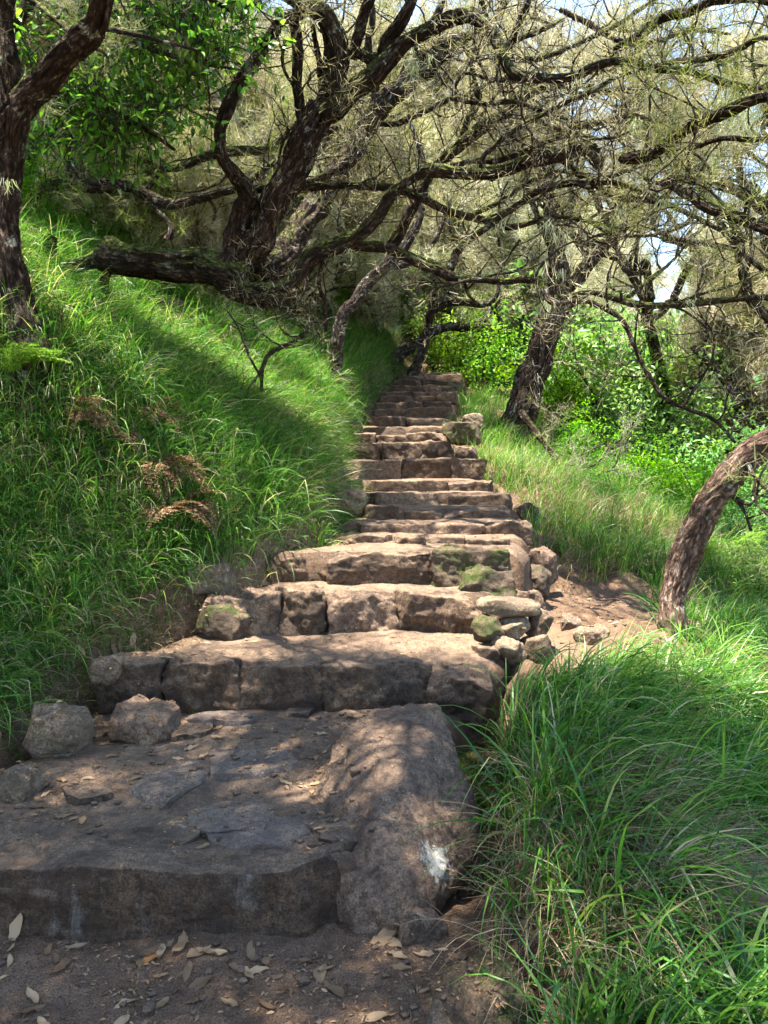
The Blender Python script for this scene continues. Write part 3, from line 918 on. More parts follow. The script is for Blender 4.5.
# ------------------------------------------------------------------ the trees whose limbs are traced from the photograph
def traced_tree(label, base, trunk, limbs, mat='bark', limbmat='bark_moss', seed=0, tw=None, foliage='heath_near', beards=(), extra=None):
    """trunk: list of polylines (first mesh 'trunk'); limbs: each its own mesh 'limb'"""
    rg = np.random.default_rng(seed)
    root = thing('heath_tree', base, label, 'tree', 'gnarled heath trees')
    tm = MB(); qs = []
    for k, rows in enumerate(trunk):
        if (k == 0 and seed != 21) or k == 2:
            e = rows[0] if k == 0 else rows[-1]
            p = P(*e[:2], e[3]); g = float(ground(p[0], p[1], False))
            if p[2] > g - .1:
                t_ = P(*(rows[1] if k == 0 else rows[-2])[:2], e[3]); dx = (p[0] - t_[0]) * .5
                pr = np.array([p[0] + dx, p[1] - .05, g - .35]); v_ = (pr[2] - CAMZ) / pr[1]
                # pixel row of the buried root
                c_, s_ = math.cos(PITCH), math.sin(PITCH)
                u_ = (v_ * c_ + s_) / (c_ - v_ * s_); row = (384 + pr[0] / pr[1] * F * (c_ + u_ * s_), 512 - F * u_, e[2] * (1.1 if k == 0 else .8), pr[1])
                rows = [row] + list(rows) if k == 0 else list(rows) + [row]
        q = tube(tm, px_path(rows, k=.88 if seed in (11, 21, 31, 61) else 1), 56, .02, .16, seed + k, wob=.15)
        qs.append(q)
    tm.build('trunk', M['bark_moss' if seed == 21 else mat], root, base)
    sp = Sprays()
    wm = MB()
    for k, rows in enumerate(limbs):
        lm = MB()
        pp = px_path(rows, k=.9 if seed in (21, 31) else 1)
        big = pp[:, 3].mean() > .028
        q = tube(lm, pp, 40 if big else 14, .018, .17 if big else .2, seed + 40 + k, wob=.75 if not big else .3)
        lm.build('limb', M[limbmat if (k % 3 or mat == 'bark_red') else mat], root, base)
        qs.append(q)
        t = dict(every=.26, L=(.35, 1.0), r=.011, sp=sp, lev=1, t0=.25, up=.10, spsize=.26)
        if tw: t.update(tw)
        if t['every'] < 50:
            twigs(wm, q, rg, **t)
    if wm.n:
        wm.build('twig', M['twig'], root, base)['kind'] = 'stuff'
    if sp.p and foliage:
        fm = MB()
        heath_foliage(fm, sp, rg, per=extra or 12, w=.0036)
        fm.build('foliage', M[foliage], root, base)['kind'] = 'stuff'
    if beards:
        bm_ = MB()
        lichen_beards(bm_, [(P(px, py, D), s) for px, py, D, s in beards], rg)
        bm_.build('lichen', M['lichen'], root, base)['kind'] = 'stuff'
    return root, qs

# left trunk
tA, _ = traced_tree('thick dark trunk at the left edge, forking into a mossy limb that leans right', P(25, 352, 5.0),
    [[(30, 362, 50, 4.98), (26, 340, 42, 5.0), (14, 290, 38, 5.0), (6, 240, 36, 5.0), (4, 190, 35, 5.0), (10, 150, 36, 5.0), (14, 118, 40, 4.95), (14, 95, 34, 4.95), (8, 60, 24, 4.9), (6, 20, 18, 4.9), (10, -30, 15, 4.8), (-20, -120, 9, 4.6), (-70, -220, 4, 4.4)]],
    [[(12, 122, 30, 4.95), (24, 98, 32, 4.9), (45, 74, 30, 4.8), (68, 53, 30, 4.7), (88, 34, 29, 4.6), (100, 12, 26, 4.5), (106, -15, 22, 4.4), (118, -60, 18, 4.2), (110, -120, 12, 4.1), (140, -200, 6, 3.9)],
     [(4, 170, 14, 5.0), (-8, 120, 14, 5.0), (-20, 60, 12, 5.0), (-18, 0, 9, 4.9), (-50, -80, 5, 4.8)],
     [(78, 45, 8, 4.65), (60, 20, 7, 4.8), (30, 2, 6, 5.0), (10, -12, 5, 5.1)],
     [(96, 30, 6, 4.55), (118, 32, 5, 4.7), (160, 40, 4, 5.0), (200, 50, 3, 5.3)],
     [(100, -5, 12, 4.4), (135, -40, 9, 4.0), (190, -80, 6, 3.6), (240, -150, 4, 3.2)]],
    seed=11, tw=dict(every=.5, lev=1, t0=.35), beards=[(60, 60, 4.75, .5), (8, 180, 4.85, .5), (40, 82, 4.85, .4)], extra=22)

# the big leaning tree over the stairs
B_LIMBS = [
    dd([(225, 275, 40, 0), (245, 248, 38, 0), (262, 228, 35, 0), (285, 185, 35, 0), (305, 142, 36, 0), (322, 112, 34, 0)], 6.75, 6.5),
    dd([(322, 115, 30, 0), (334, 80, 26, 0), (338, 48, 27, 0), (330, 20, 24, 0), (300, 2, 20, 0), (270, -18, 17, 0), (250, -60, 12, 0), (220, -120, 8, 0), (200, -190, 4, 0)], 6.5, 5.6),
    dd([(322, 116, 28, 0), (348, 93, 25, 0), (372, 73, 24, 0), (392, 52, 20, 0), (408, 40, 17, 0), (432, 28, 17, 0), (456, 19, 17, 0), (476, 19, 17, 0), (490, 30, 16, 0), (500, 47, 14, 0), (507, 62, 14, 0), (519, 76, 14, 0), (545, 79, 11, 0), (572, 77, 10, 0), (600, 65, 10, 0), (622, 62, 9, 0), (650, 70, 9, 0), (690, 70, 9, 0), (728, 84, 9, 0), (768, 88, 7, 0), (830, 80, 4, 0)], 6.45, 5.2),
    dd([(228, 268, 28, 0), (233, 235, 26, 0), (243, 208, 24, 0), (251, 196, 22, 0), (237, 172, 18, 0), (225, 156, 15, 0), (221, 130, 14, 0), (229, 104, 16, 0), (239, 78, 16, 0), (255, 57, 16, 0), (271, 36, 15, 0), (281, 21, 14, 0), (296, 16, 14, 0), (310, 5, 12, 0), (330, -30, 9, 0), (340, -90, 5, 0)], 6.7, 6.0),
    dd([(222, 278, 34, 0), (245, 288, 30, 0), (268, 292, 27, 0), (290, 284, 26, 0), (308, 264, 24, 0), (328, 251, 21, 0), (346, 244, 20, 0), (360, 235, 17, 0), (373, 222, 16, 0), (383, 207, 14, 0), (393, 194, 14, 0), (408, 183, 13, 0), (430, 173, 17, 0), (465, 176, 14, 0), (500, 171, 14, 0), (528, 160, 16, 0), (560, 156, 16, 0), (590, 150, 16, 0), (600, 166, 10, 0)], 6.7, 5.9),
    dd([(340, 246, 16, 0), (365, 247, 12, 0), (384, 247, 13, 0), (405, 255, 14, 0), (422, 263, 13, 0), (440, 270, 14, 0), (455, 277, 12, 0), (480, 279, 8, 0), (500, 281, 8, 0), (520, 280, 10, 0), (540, 282, 11, 0), (546, 292, 9, 0), (552, 299, 8, 0), (570, 296, 7, 0), (590, 293, 6, 0), (612, 298, 8, 0), (640, 305, 9, 0), (665, 306, 8, 0), (700, 303, 8, 0), (730, 300, 7, 0), (770, 297, 7, 0), (830, 300, 4, 0)], 6.5, 5.3),
    dd([(544, 288, 8, 0), (549, 300, 9, 0), (565, 301, 8, 0), (590, 300, 7, 0), (612, 311, 7, 0), (628, 328, 6.5, 0), (636, 350, 6, 0), (648, 376, 6, 0), (662, 397, 6, 0), (690, 411, 5, 0), (712, 420, 5, 0), (735, 442, 3.5, 0)], 5.78, 5.3),
    dd([(449, 272, 10, 0), (454, 255, 10, 0), (465, 243, 9, 0), (478, 232, 8, 0), (492, 222, 8, 0), (515, 206, 8, 0), (532, 194, 8, 0), (546, 186, 9, 0), (575, 182, 8, 0), (610, 182, 7, 0), (640, 190, 5, 0), (668, 206, 4, 0)], 6.2, 6.0),
    dd([(250, 190, 9, 0), (275, 188, 9, 0), (300, 188, 10, 0), (330, 186, 9, 0), (362, 186, 9, 0), (384, 187, 9, 0), (402, 190, 10, 0), (420, 198, 10, 0), (445, 210, 9, 0), (465, 217, 9, 0), (490, 222, 9, 0), (505, 226, 8, 0), (525, 224, 6, 0), (548, 217, 6, 0), (568, 217, 5, 0), (592, 222, 4, 0), (640, 232, 3, 0)], 6.8, 6.0),
    dd([(298, 188, 9, 0), (315, 180, 9, 0), (332, 172, 8, 0), (350, 163, 7, 0)], 6.75, 6.7),
    dd([(252, 296, 15, 0), (266, 302, 12, 0), (282, 307, 10, 0), (298, 311, 8, 0), (308, 317, 5, 0), (307, 328, 4, 0), (300, 337, 4, 0), (282, 346, 6, 0), (268, 355, 6, 0), (263, 368, 5, 0), (262, 392, 4, 0)], 6.65, 6.45),
    dd([(309, 316, 3, 0), (305, 298, 3, 0), (307, 284, 3, 0), (316, 272, 3, 0)], 6.6, 6.6),
    dd([(322, 262, 4, 0), (320, 282, 5, 0), (325, 305, 5, 0), (325, 333, 4, 0)], 6.65, 6.7),
    dd([(304, 135, 9, 0), (300, 112, 11, 0), (296, 85, 12, 0), (297, 55, 13, 0), (294, 25, 13, 0), (290, 12, 10, 0)], 6.55, 6.2),
    dd([(300, 96, 3, 0), (290, 80, 4, 0), (283, 62, 4, 0), (286, 40, 5, 0)], 6.5, 6.3),
    dd([(320, 108, 6, 0), (320, 82, 7, 0), (317, 52, 7, 0), (313, 22, 6, 0), (310, -20, 4, 0)], 6.5, 6.2),
    dd([(321, 85, 4, 0), (325, 55, 5, 0), (330, 25, 5, 0)], 6.5, 6.3),
    dd([(384, 66, 20, 0), (388, 40, 17, 0), (402, 20, 16, 0), (412, 0, 13, 0), (430, -40, 9, 0), (440, -110, 5, 0)], 6.45, 5.9),
    dd([(352, 58, 12, 0), (358, 38, 13, 0), (364, 15, 13, 0), (372, -15, 12, 0), (368, -80, 7, 0)], 6.4, 6.0),
    dd([(386, 58, 12, 0), (372, 58, 13, 0), (360, 54, 12, 0), (352, 52, 12, 0)], 6.42, 6.4),
    dd([(408, 42, 6, 0), (420, 52, 7, 0), (432, 60, 6, 0), (440, 78, 4, 0)], 6.35, 6.3),
    dd([(505, 50, 9, 0), (512, 36, 9, 0), (520, 15, 9, 0), (531, -5, 8, 0), (545, -50, 5, 0)], 6.1, 5.6),
    dd([(487, 28, 6, 0), (486, 10, 6, 0), (478, -12, 5, 0)], 6.15, 6.0),
    dd([(508, 42, 6, 0), (528, 38, 7, 0), (548, 30, 6, 0), (565, 20, 4, 0)], 6.0, 6.0),
    dd([(378, 124, 6, 0), (395, 121, 7, 0), (415, 113, 7, 0), (436, 104, 7, 0), (452, 98, 6, 0), (480, 103, 6, 0), (510, 102, 6, 0), (545, 112, 4, 0), (568, 120, 3, 0)], 6.6, 6.1),
    dd([(388, 250, 17, 0), (398, 230, 17, 0), (408, 210, 17, 0), (420, 190, 15, 0), (432, 170, 13, 0), (445, 156, 14, 0), (462, 143, 14, 0), (480, 131, 15, 0), (505, 112, 15, 0), (520, 98, 14, 0), (542, 88, 12, 0), (570, 84, 8, 0), (600, 90, 6, 0), (640, 88, 4, 0)], 6.9, 6.6),
    dd([(460, 144, 11, 0), (467, 122, 9, 0), (478, 98, 9, 0), (473, 80, 7, 0), (474, 55, 6, 0), (482, 36, 5, 0)], 6.8, 6.6),
    dd([(456, 106, 4, 0), (454, 92, 5, 0), (462, 76, 4, 0), (475, 75, 4, 0), (495, 82, 5, 0), (512, 80, 6, 0)], 6.4, 6.3),
    dd([(481, 168, 7, 0), (484, 156, 6, 0), (494, 146, 6, 0), (502, 136, 6, 0), (520, 126, 6, 0), (545, 115, 6, 0), (575, 99, 7, 0), (592, 91, 7, 0), (612, 80, 6, 0), (640, 72, 3, 0)], 6.1, 5.8),
    dd([(450, 166, 6, 0), (480, 162, 7, 0), (505, 161, 8, 0), (530, 150, 7, 0), (550, 141, 7, 0), (575, 137, 6, 0), (605, 140, 4, 0), (640, 128, 3, 0)], 6.3, 6.1),
    dd([(495, 280, 4, 0), (505, 262, 3, 0), (520, 240, 3, 0)], 6.0, 6.2),
    dd([(464, 280, 4, 0), (468, 295, 4, 0), (478, 304, 3, 0)], 6.2, 6.3),
    dd([(622, 303, 5, 0), (640, 288, 6, 0), (655, 276, 6, 0), (672, 262, 4, 0), (690, 240, 2.5, 0)], 5.7, 5.9),
    dd([(590, 222, 4, 0), (612, 234, 5, 0), (640, 236, 4, 0), (670, 232, 3, 0)], 6, 6),
    dd([(340, -60, 16, 0), (380, -150, 14, 0), (440, -230, 12, 0), (520, -330, 9, 0), (560, -450, 5, 0)], 5.9, 4.2),  # overhead limbs out of the frame, added for their shade on the stairs
    dd([(430, -40, 10, 0), (500, -110, 10, 0), (600, -160, 9, 0), (700, -240, 6, 0)], 5.9, 5.0),
    dd([(200, -190, 8, 0), (120, -260, 9, 0), (60, -380, 8, 0), (0, -500, 5, 0)], 5.6, 4.3),
    dd([(340, -90, 9, 0), (290, -200, 9, 0), (250, -330, 8, 0), (300, -480, 5, 0)], 6.0, 4.4),
    dd([(545, -50, 6, 0), (600, -90, 6, 0), (690, -110, 5, 0), (800, -160, 3, 0)], 5.6, 5.0),
    dd([(560, 10, 6, 0), (590, 22, 7, 0), (620, 40, 6, 0), (655, 42, 6, 0), (690, 30, 5, 0), (730, 34, 3, 0)], 6.4, 6.0),
    dd([(470, 218, 5, 0), (500, 200, 6, 0), (530, 180, 6, 0), (560, 172, 5, 0), (600, 178, 5, 0), (650, 165, 4, 0), (700, 170, 3, 0)], 6.8, 6.3),
    dd([(560, 160, 6, 0), (590, 178, 8, 0), (620, 195, 9, 0), (650, 200, 8, 0), (690, 215, 6, 0), (740, 240, 4, 0)], 6.2, 5.9),
    dd([(505, 112, 8, 0), (530, 120, 7, 0), (555, 132, 8, 0), (590, 128, 7, 0), (630, 118, 6, 0), (680, 125, 4, 0)], 6.7, 6.5),
    dd([(500, 60, 6, 0), (540, 58, 7, 0), (575, 45, 6, 0), (610, 28, 6, 0), (640, 10, 5, 0), (670, -10, 4, 0)], 6.3, 6.2),
    dd([(665, 306, 4, 0), (705, 292, 4, 0), (735, 284, 3, 0), (765, 270, 2, 0)], 5.6, 5.7)]
B_LIMBS += [
    [(258, 276, 34, 6.85), (282, 258, 33, 7.1), (304, 226, 30, 7.4), (325, 195, 26, 7.6), (346, 158, 26, 7.7), (362, 130, 26, 7.8), (380, 103, 26, 7.8), (403, 82, 23, 7.7), (428, 60, 21, 7.7), (445, 44, 16, 7.6), (465, 38, 11, 7.6), (482, 33, 7, 7.5), (505, 10, 4, 7.5)],
    dd([(370, 118, 12, 0), (375, 90, 10, 0), (368, 50, 9, 0), (372, 10, 7, 0), (350, -60, 4, 0)], 7.8, 7.4),
    dd([(405, 82, 14, 0), (428, 70, 16, 0), (442, 56, 14, 0), (468, 44, 11, 0), (492, 22, 9, 0), (508, -10, 6, 0)], 7.7, 7.3),
    dd([(420, 62, 14, 0), (422, 35, 11, 0), (440, 5, 9, 0), (450, -60, 5, 0)], 7.7, 7.3),
    dd([(308, 222, 14, 0), (325, 212, 14, 0), (330, 195, 12, 0), (322, 175, 10, 0), (318, 150, 8, 0), (280, 120, 5, 0)], 7.5, 8.4)]
tB, qB = traced_tree('biggest gnarled tree, mossy trunk lying along the bank, limbs arching over the stairs', P(110, 262, 6.95),
    [[(98, 250, 30, 7.0), (104, 252, 42, 7.0), (125, 257, 40, 6.95), (150, 262, 40, 6.9), (180, 266, 40, 6.85), (205, 268, 42, 6.8), (228, 274, 40, 6.7), (245, 284, 34, 6.65)],
     [(120, 258, 20, 7.0), (92, 262, 16, 7.05), (70, 266, 16, 7.1), (55, 258, 16, 7.15), (50, 245, 17, 7.15), (54, 236, 10, 7.15)],
     [(112, 262, 14, 6.98), (105, 280, 11, 6.95), (107, 300, 11, 6.9), (110, 335, 12, 6.8)]],
    B_LIMBS, seed=21, tw=dict(every=.17, L=(.35, 1.15), r=.010, t0=.28, spsize=.2), extra=3, foliage='heath_tan',
    beards=[(315, 170, 7.9, 1.0), (332, 205, 7.7, 1.0), (300, 230, 7.5, .8), (408, 45, 6.3, .9), (412, 62, 6.25, 1.0), (430, 55, 6.3, .5), (740, 95, 5.2, 1.1), (728, 92, 5.25, .9), (750, 105, 5.1, .9), (710, 160, 5.3, .8), (715, 195, 5.3, .7), (650, 95, 5.5, .7), (620, 210, 5.7, .6), (635, 120, 5.7, .7),
            (560, 235, 6.0, .8), (548, 222, 6.0, .7), (285, 30, 6.1, .5), (240, 190, 6.6, .6), (235, 110, 6.6, .5), (690, 300, 5.4, .5), (500, 224, 6.1, .5), (664, 200, 5.6, .8), (350, 250, 6.4, .4), (580, 80, 5.7, .6)])

# long low dark branch crossing behind on the left
tG, _ = traced_tree('low dark tree sprawling sideways along the top of the left bank', P(58, 190, 8.6),
    [[(40, 200, 20, 8.7), (60, 184, 17, 8.7), (78, 184, 14, 8.6), (100, 187, 14, 8.6), (128, 186, 13, 8.6), (148, 197, 13, 8.5), (172, 205, 11, 8.4), (198, 200, 10, 8.3), (228, 190, 9, 8.2), (252, 186, 8, 8.1)]],
    [dd([(76, 182, 9, 0), (71, 165, 9, 0), (67, 150, 7, 0), (80, 120, 5, 0), (92, 105, 4, 0), (110, 80, 3, 0)], 8.6, 8.4),
     dd([(146, 190, 6, 0), (160, 170, 7, 0), (180, 166, 9, 0), (205, 156, 10, 0), (238, 151, 10, 0), (265, 148, 10, 0), (286, 133, 10, 0), (300, 122, 9, 0), (320, 100, 6, 0)], 8.5, 8.2),
     dd([(250, 182, 5, 0), (265, 169, 6, 0), (290, 152, 5, 0), (302, 144, 4, 0)], 8.0, 7.9),
     dd([(150, 198, 6, 0), (160, 212, 5, 0), (172, 228, 7, 0), (166, 240, 8, 0)], 8.5, 8.3),
     dd([(20, 160, 6, 0), (55, 142, 6, 0), (90, 110, 6, 0), (112, 100, 5, 0), (150, 96, 5, 0), (200, 107, 5, 0), (226, 110, 4, 0)], 8.8, 8.4),
     dd([(106, 35, 4, 0), (150, 42, 4, 0), (200, 50, 5, 0), (235, 48, 4, 0)], 8.4, 8.2),
     dd([(104, 55, 12, 0), (140, 52, 13, 0), (165, 44, 12, 0), (185, 25, 13, 0), (205, 12, 11, 0), (232, 6, 9, 0), (262, 2, 6, 0)], 8.8, 8.4)],
    seed=41, tw=dict(every=.22, lev=1, L=(.3, .9), r=.009, t0=.1), beards=[(120, 190, 8.5, .4)])

# mid right trunk
tC, _ = traced_tree('dark upright trunk right of the upper steps, forking into two limbs', P(515, 430, 11.0),
    [[(508, 448, 46, 10.9), (515, 428, 38, 11), (526, 395, 34, 11), (540, 352, 30, 11), (552, 312, 28, 11), (560, 288, 26, 11), (556, 255, 17, 11), (551, 225, 14, 11), (548, 190, 11, 10.9), (542, 150, 9, 10.9), (520, 118, 7, 10.8), (505, 60, 5, 10.6), (520, 0, 3, 10.5)]],
    [dd([(560, 292, 20, 0), (574, 282, 17, 0), (588, 266, 15, 0), (603, 247, 14, 0), (620, 230, 11, 0), (640, 217, 9, 0), (662, 198, 7, 0), (690, 160, 5, 0), (700, 110, 3, 0)], 11, 10.5),
     dd([(557, 262, 10, 0), (565, 225, 9, 0), (573, 185, 8, 0), (568, 140, 5, 0), (590, 90, 3, 0)], 11, 11),
     dd([(552, 250, 6, 0), (540, 222, 6, 0), (528, 190, 6, 0), (516, 160, 6, 0), (508, 133, 5, 0), (498, 90, 4, 0)], 11.1, 11),
     dd([(521, 412, 8, 0), (545, 445, 7, 0), (570, 478, 8, 0), (590, 498, 6, 0), (602, 510, 4, 0)], 10.2, 8.2),
     dd([(592, 262, 5, 0), (575, 240, 4, 0), (570, 210, 3, 0)], 11, 11)],
    mat='bark', seed=51, tw=dict(every=.3, lev=1, L=(.4, 1.2), r=.012, spsize=.3), foliage='heath', beards=[(548, 300, 10.8, 1.6), (560, 270, 10.9, 1.2), (545, 260, 10.9, 1.0)])

# leaning trunk at the right edge
tD, _ = traced_tree('thick red-brown trunk curving in from the right edge beside the side path', P(672, 600, 4.9),
    [[(672, 625, 36, 4.85), (674, 598, 33, 4.9), (683, 562, 35, 4.9), (694, 532, 36, 4.85), (709, 502, 36, 4.8), (728, 477, 35, 4.75), (752, 455, 35, 4.7), (780, 440, 34, 4.6), (820, 425, 32, 4.5), (880, 395, 26, 4.3), (940, 330, 20, 4.1), (980, 220, 14, 4.0), (1010, 80, 9, 3.9), (1000, -60, 5, 3.8)]],
    [dd([(728, 478, 9, 0), (735, 495, 6, 0), (746, 510, 4, 0), (752, 530, 3, 0)], 4.75, 4.7),
     dd([(745, 460, 6, 0), (758, 480, 4, 0), (780, 500, 3, 0)], 4.65, 4.5),
     dd([(940, 330, 15, 0), (900, 240, 12, 0), (850, 190, 12, 0), (800, 210, 11, 0), (768, 206, 11, 0), (735, 192, 11, 0), (710, 182, 10, 0), (690, 180, 7, 0), (665, 176, 5, 0)], 4.1, 5.2),
     dd([(850, 190, 12, 0), (810, 240, 12, 0), (768, 230, 12, 0), (745, 220, 12, 0), (712, 208, 11, 0), (690, 196, 11, 0), (668, 185, 9, 0), (645, 178, 5, 0)], 4.4, 5.3),
     dd([(980, 220, 12, 0), (900, 120, 12, 0), (830, 90, 12, 0), (768, 96, 12, 0), (735, 108, 14, 0), (712, 116, 15, 0), (688, 126, 14, 0), (665, 144, 14, 0), (640, 156, 14, 0), (622, 160, 10, 0)], 4.0, 5.6),
     dd([(900, 120, 9, 0), (840, 60, 7, 0), (768, 38, 6, 0), (735, 52, 7, 0), (700, 60, 7, 0), (668, 64, 6, 0), (640, 66, 4, 0)], 4.2, 5.5),
     dd([(830, 90, 8, 0), (768, 135, 6, 0), (720, 140, 6, 0), (692, 150, 5, 0), (668, 152, 3, 0)], 4.6, 5.4),
     dd([(840, 60, 9, 0), (780, 5, 9, 0), (720, 0, 9, 0), (685, 12, 10, 0), (660, 18, 10, 0), (640, 34, 9, 0), (615, 48, 5, 0)], 4.5, 5.8)],
    mat='bark_red', limbmat='bark', seed=61, tw=dict(every=.2, lev=1, L=(.25, .9), r=.009, t0=.35, spsize=.2), extra=8, beards=[(708, 192, 5.3, .8), (730, 120, 5.3, 1.1), (745, 112, 5.2, .9)])

# red-brown leaning bole behind the lowest limb
tH, _ = traced_tree('short red-brown bole leaning on the bank behind the lowest arching limb', P(355, 300, 9.6),
    [[(340, 326, 14, 9.5), (355, 302, 13, 9.6), (368, 284, 14, 9.7), (385, 268, 13, 9.8), (405, 245, 11, 9.9), (420, 215, 9, 10), (425, 170, 7, 10), (410, 120, 4, 10)]],
    [dd([(386, 266, 8, 0), (410, 262, 7, 0), (435, 240, 6, 0), (450, 200, 4, 0)], 9.8, 10)], mat='bark_far', seed=71, tw=dict(every=.3, lev=1), foliage='heath')

# curved small trees at the head of the stairs
tI, _ = traced_tree('small curved tree bending over the head of the stairs', P(416, 368, 15.3),
    [[(412, 376, 13, 15.2), (418, 364, 11, 15.3), (425, 345, 9, 15.3), (428, 325, 9, 15.3), (432, 312, 9, 15.2), (446, 304, 9, 15.1), (465, 302, 8, 15), (482, 305, 7, 15), (495, 298, 5, 15), (500, 280, 4, 15)]],
    [dd([(428, 325, 5, 0), (432, 300, 4, 0), (444, 285, 3, 0), (452, 262, 2, 0)], 15.3, 15), dd([(490, 302, 5, 0), (500, 318, 5, 0), (502, 332, 4, 0)], 15, 15)],
    mat='bark_far', seed=81, tw=dict(every=.4, lev=1, L=(.5, 1.6), r=.02, spsize=.4), foliage='heath')
tJ, _ = traced_tree('low bent trunk at the top left of the stairs', P(398, 360, 16),
    [[(392, 364, 13, 15.8), (402, 353, 13, 16), (416, 345, 11, 16), (432, 332, 11, 16), (448, 327, 9, 16), (470, 327, 9, 16), (485, 318, 7, 16), (492, 305, 5, 16)]],
    [dd([(484, 318, 4, 0), (500, 300, 4, 0), (515, 270, 3, 0)], 16, 16)],
    mat='bark_far', seed=91, tw=dict(every=.4, lev=1, L=(.5, 1.6), r=.02, spsize=.4), foliage='heath')

# ------------------------------------------------------------------ the thicket behind: whole heath trees
def proto_heath(seed, height=6.0, per=14):
    rg = np.random.default_rng(seed)
    root = thing('heath_tree', (0, 0, 0), 'x', 'tree', 'pale heath trees of the thicket')
    tm, cm, sp = MB(), MB(), Sprays()
    nst = int(rg.integers(2, 4))
    for k in range(nst):
        a = rg.uniform(0, 6.28)
        d = unit(np.array([math.cos(a) * .45, math.sin(a) * .45, 1]))
        pts, d2 = walk(np.array([math.cos(a) * .08, math.sin(a) * .08, -.25]), d, height * rg.uniform(.45, .6), .10 * height / 6, .05 * height / 6, rg, .22, .12, 8)
        q = tube(tm, pts, 12, .12, .15, seed + k)
        for j in range(8):
            i = int(len(q) * rg.uniform(.25, 1.0)) - 1
            a2 = rg.uniform(0, 6.28)
            dd_ = unit(np.array([math.cos(a2), math.sin(a2), rg.uniform(.2, 1.2)]))
            r0 = q[i, 3] * .6
            p2, d3 = walk(q[i, :3], dd_, height * rg.uniform(.25, .45), r0, r0 * .3, rg, .4, .12, 8)
            q2 = tube(tm, p2, 7, .12, .1, seed + 10 * k + j, cap=False)
            twigs(tm, q2, rg, .24, (.5, 1.3), .016, sp, 1, .1, .22, .46, 4)
    tm.build('trunk', M['bark_far'], root)
    heath_foliage(cm, sp, rg, per, .011, .55)
    cm.build('crown', M['heath'], root)
    print('proto', seed, tm.n, len(sp.p), cm.n)
    return root

protos = [proto_heath(201, 6.0), proto_heath(202, 6.5), proto_heath(203, 5.5)]
BACK = [  # x px, D, scale, proto, label
    (30, 12.5, 1.05, 0, 'pale heath tree high on the bank at the far left'),
    (120, 11.5, 1.0, 1, 'pale heath tree on the bank above the mossy log'),
    (200, 13, 1.1, 2, 'greyish twiggy heath tree behind the S-shaped limb'),
    (275, 11.8, .95, 0, 'greyish heath tree behind the fork of the biggest tree'),
    (330, 14.5, 1.1, 1, 'heath tree standing behind the lowest arching limb'),
    (385, 19, 1.2, 2, 'heath tree closing the view just left of the top of the stairs'),
    (440, 21, 1.2, 0, 'heath tree directly behind the head of the stairs'),
    (500, 18, 1.1, 1, 'heath tree between the head of the stairs and the forked trunk'),
    (575, 17, .95, 2, 'sunlit heath tree close behind the forked trunk'),
    
    (760, 12, .9, 1, 'heath tree at the right edge behind the curving trunk'),
    
    
    (330, 22, 1.4, 0, 'far heath tree filling the gap behind the slanting trunk'),
    (560, 25, 1.5, 2, 'tall far heath tree above the forked trunk'),
    (480, 27, 1.6, 1, 'tallest far heath tree above the middle of the stairs'),
    (850, 17, 1.1, 0, 'far heath tree beyond the right edge of the shrubs'),
    
    (-60, 9.5, .9, 1, 'heath tree beyond the left edge above the bank'),
    (170, 25, 1.6, 0, 'farthest heath tree on the left skyline'),
    (155, 9.4, .55, 2, 'low young heath tree behind the mossy log on the bank'), (60, 10.2, .7, 0, 'low young heath tree behind the thick left trunk'),
    (240, 10.6, .65, 1, 'low young heath tree on the bank crest behind the fork of the biggest tree'), (300, 12.6, .6, 2, 'low heath tree beneath the dark slanting trunk'),
    (365, 16.5, .7, 0, 'low heath tree on the bank just left of the stair head'), (412, 23, 1.0, 1, 'heath tree closing the path beyond the stair head'), (455, 19, .7, 2, 'low heath tree right behind the stair head'),
    (525, 21, .9, 0, 'heath tree showing left of the forked trunk'),  
    (800, 13, .8, 2, 'heath tree half cut by the right edge behind the red-brown trunk'), (20, 22, 1.7, 1, 'tallest heath tree on the far left skyline'), (395, 30, 1.9, 2, 'most distant heath tree above the stair head'), (700, 33, 1.3, 0, 'most distant heath tree on the right'), ]
for k, (px, D, scl, pr, lab) in enumerate(BACK):
    x = (px - 384) / F * D
    z = float(ground(x, D, False)) - .1
    if k < 3 and pr == k:
        r = protos[pr]; r.location = (x, D, z); r.rotation_euler = (0, 0, k * 1.3); r.scale = (scl,) * 3; r['label'] = lab; protos[pr]['placed'] = 1
    else:
        used = protos[pr].get('placed')
        if not used:
            r = protos[pr]; r.location = (x, D, z); r.rotation_euler = (0, 0, k * 1.3); r.scale = (scl,) * 3; r['label'] = lab; r['placed'] = 1
        else:
            dup(protos[pr], (x, D, z), k * 1.3, scl, lab)
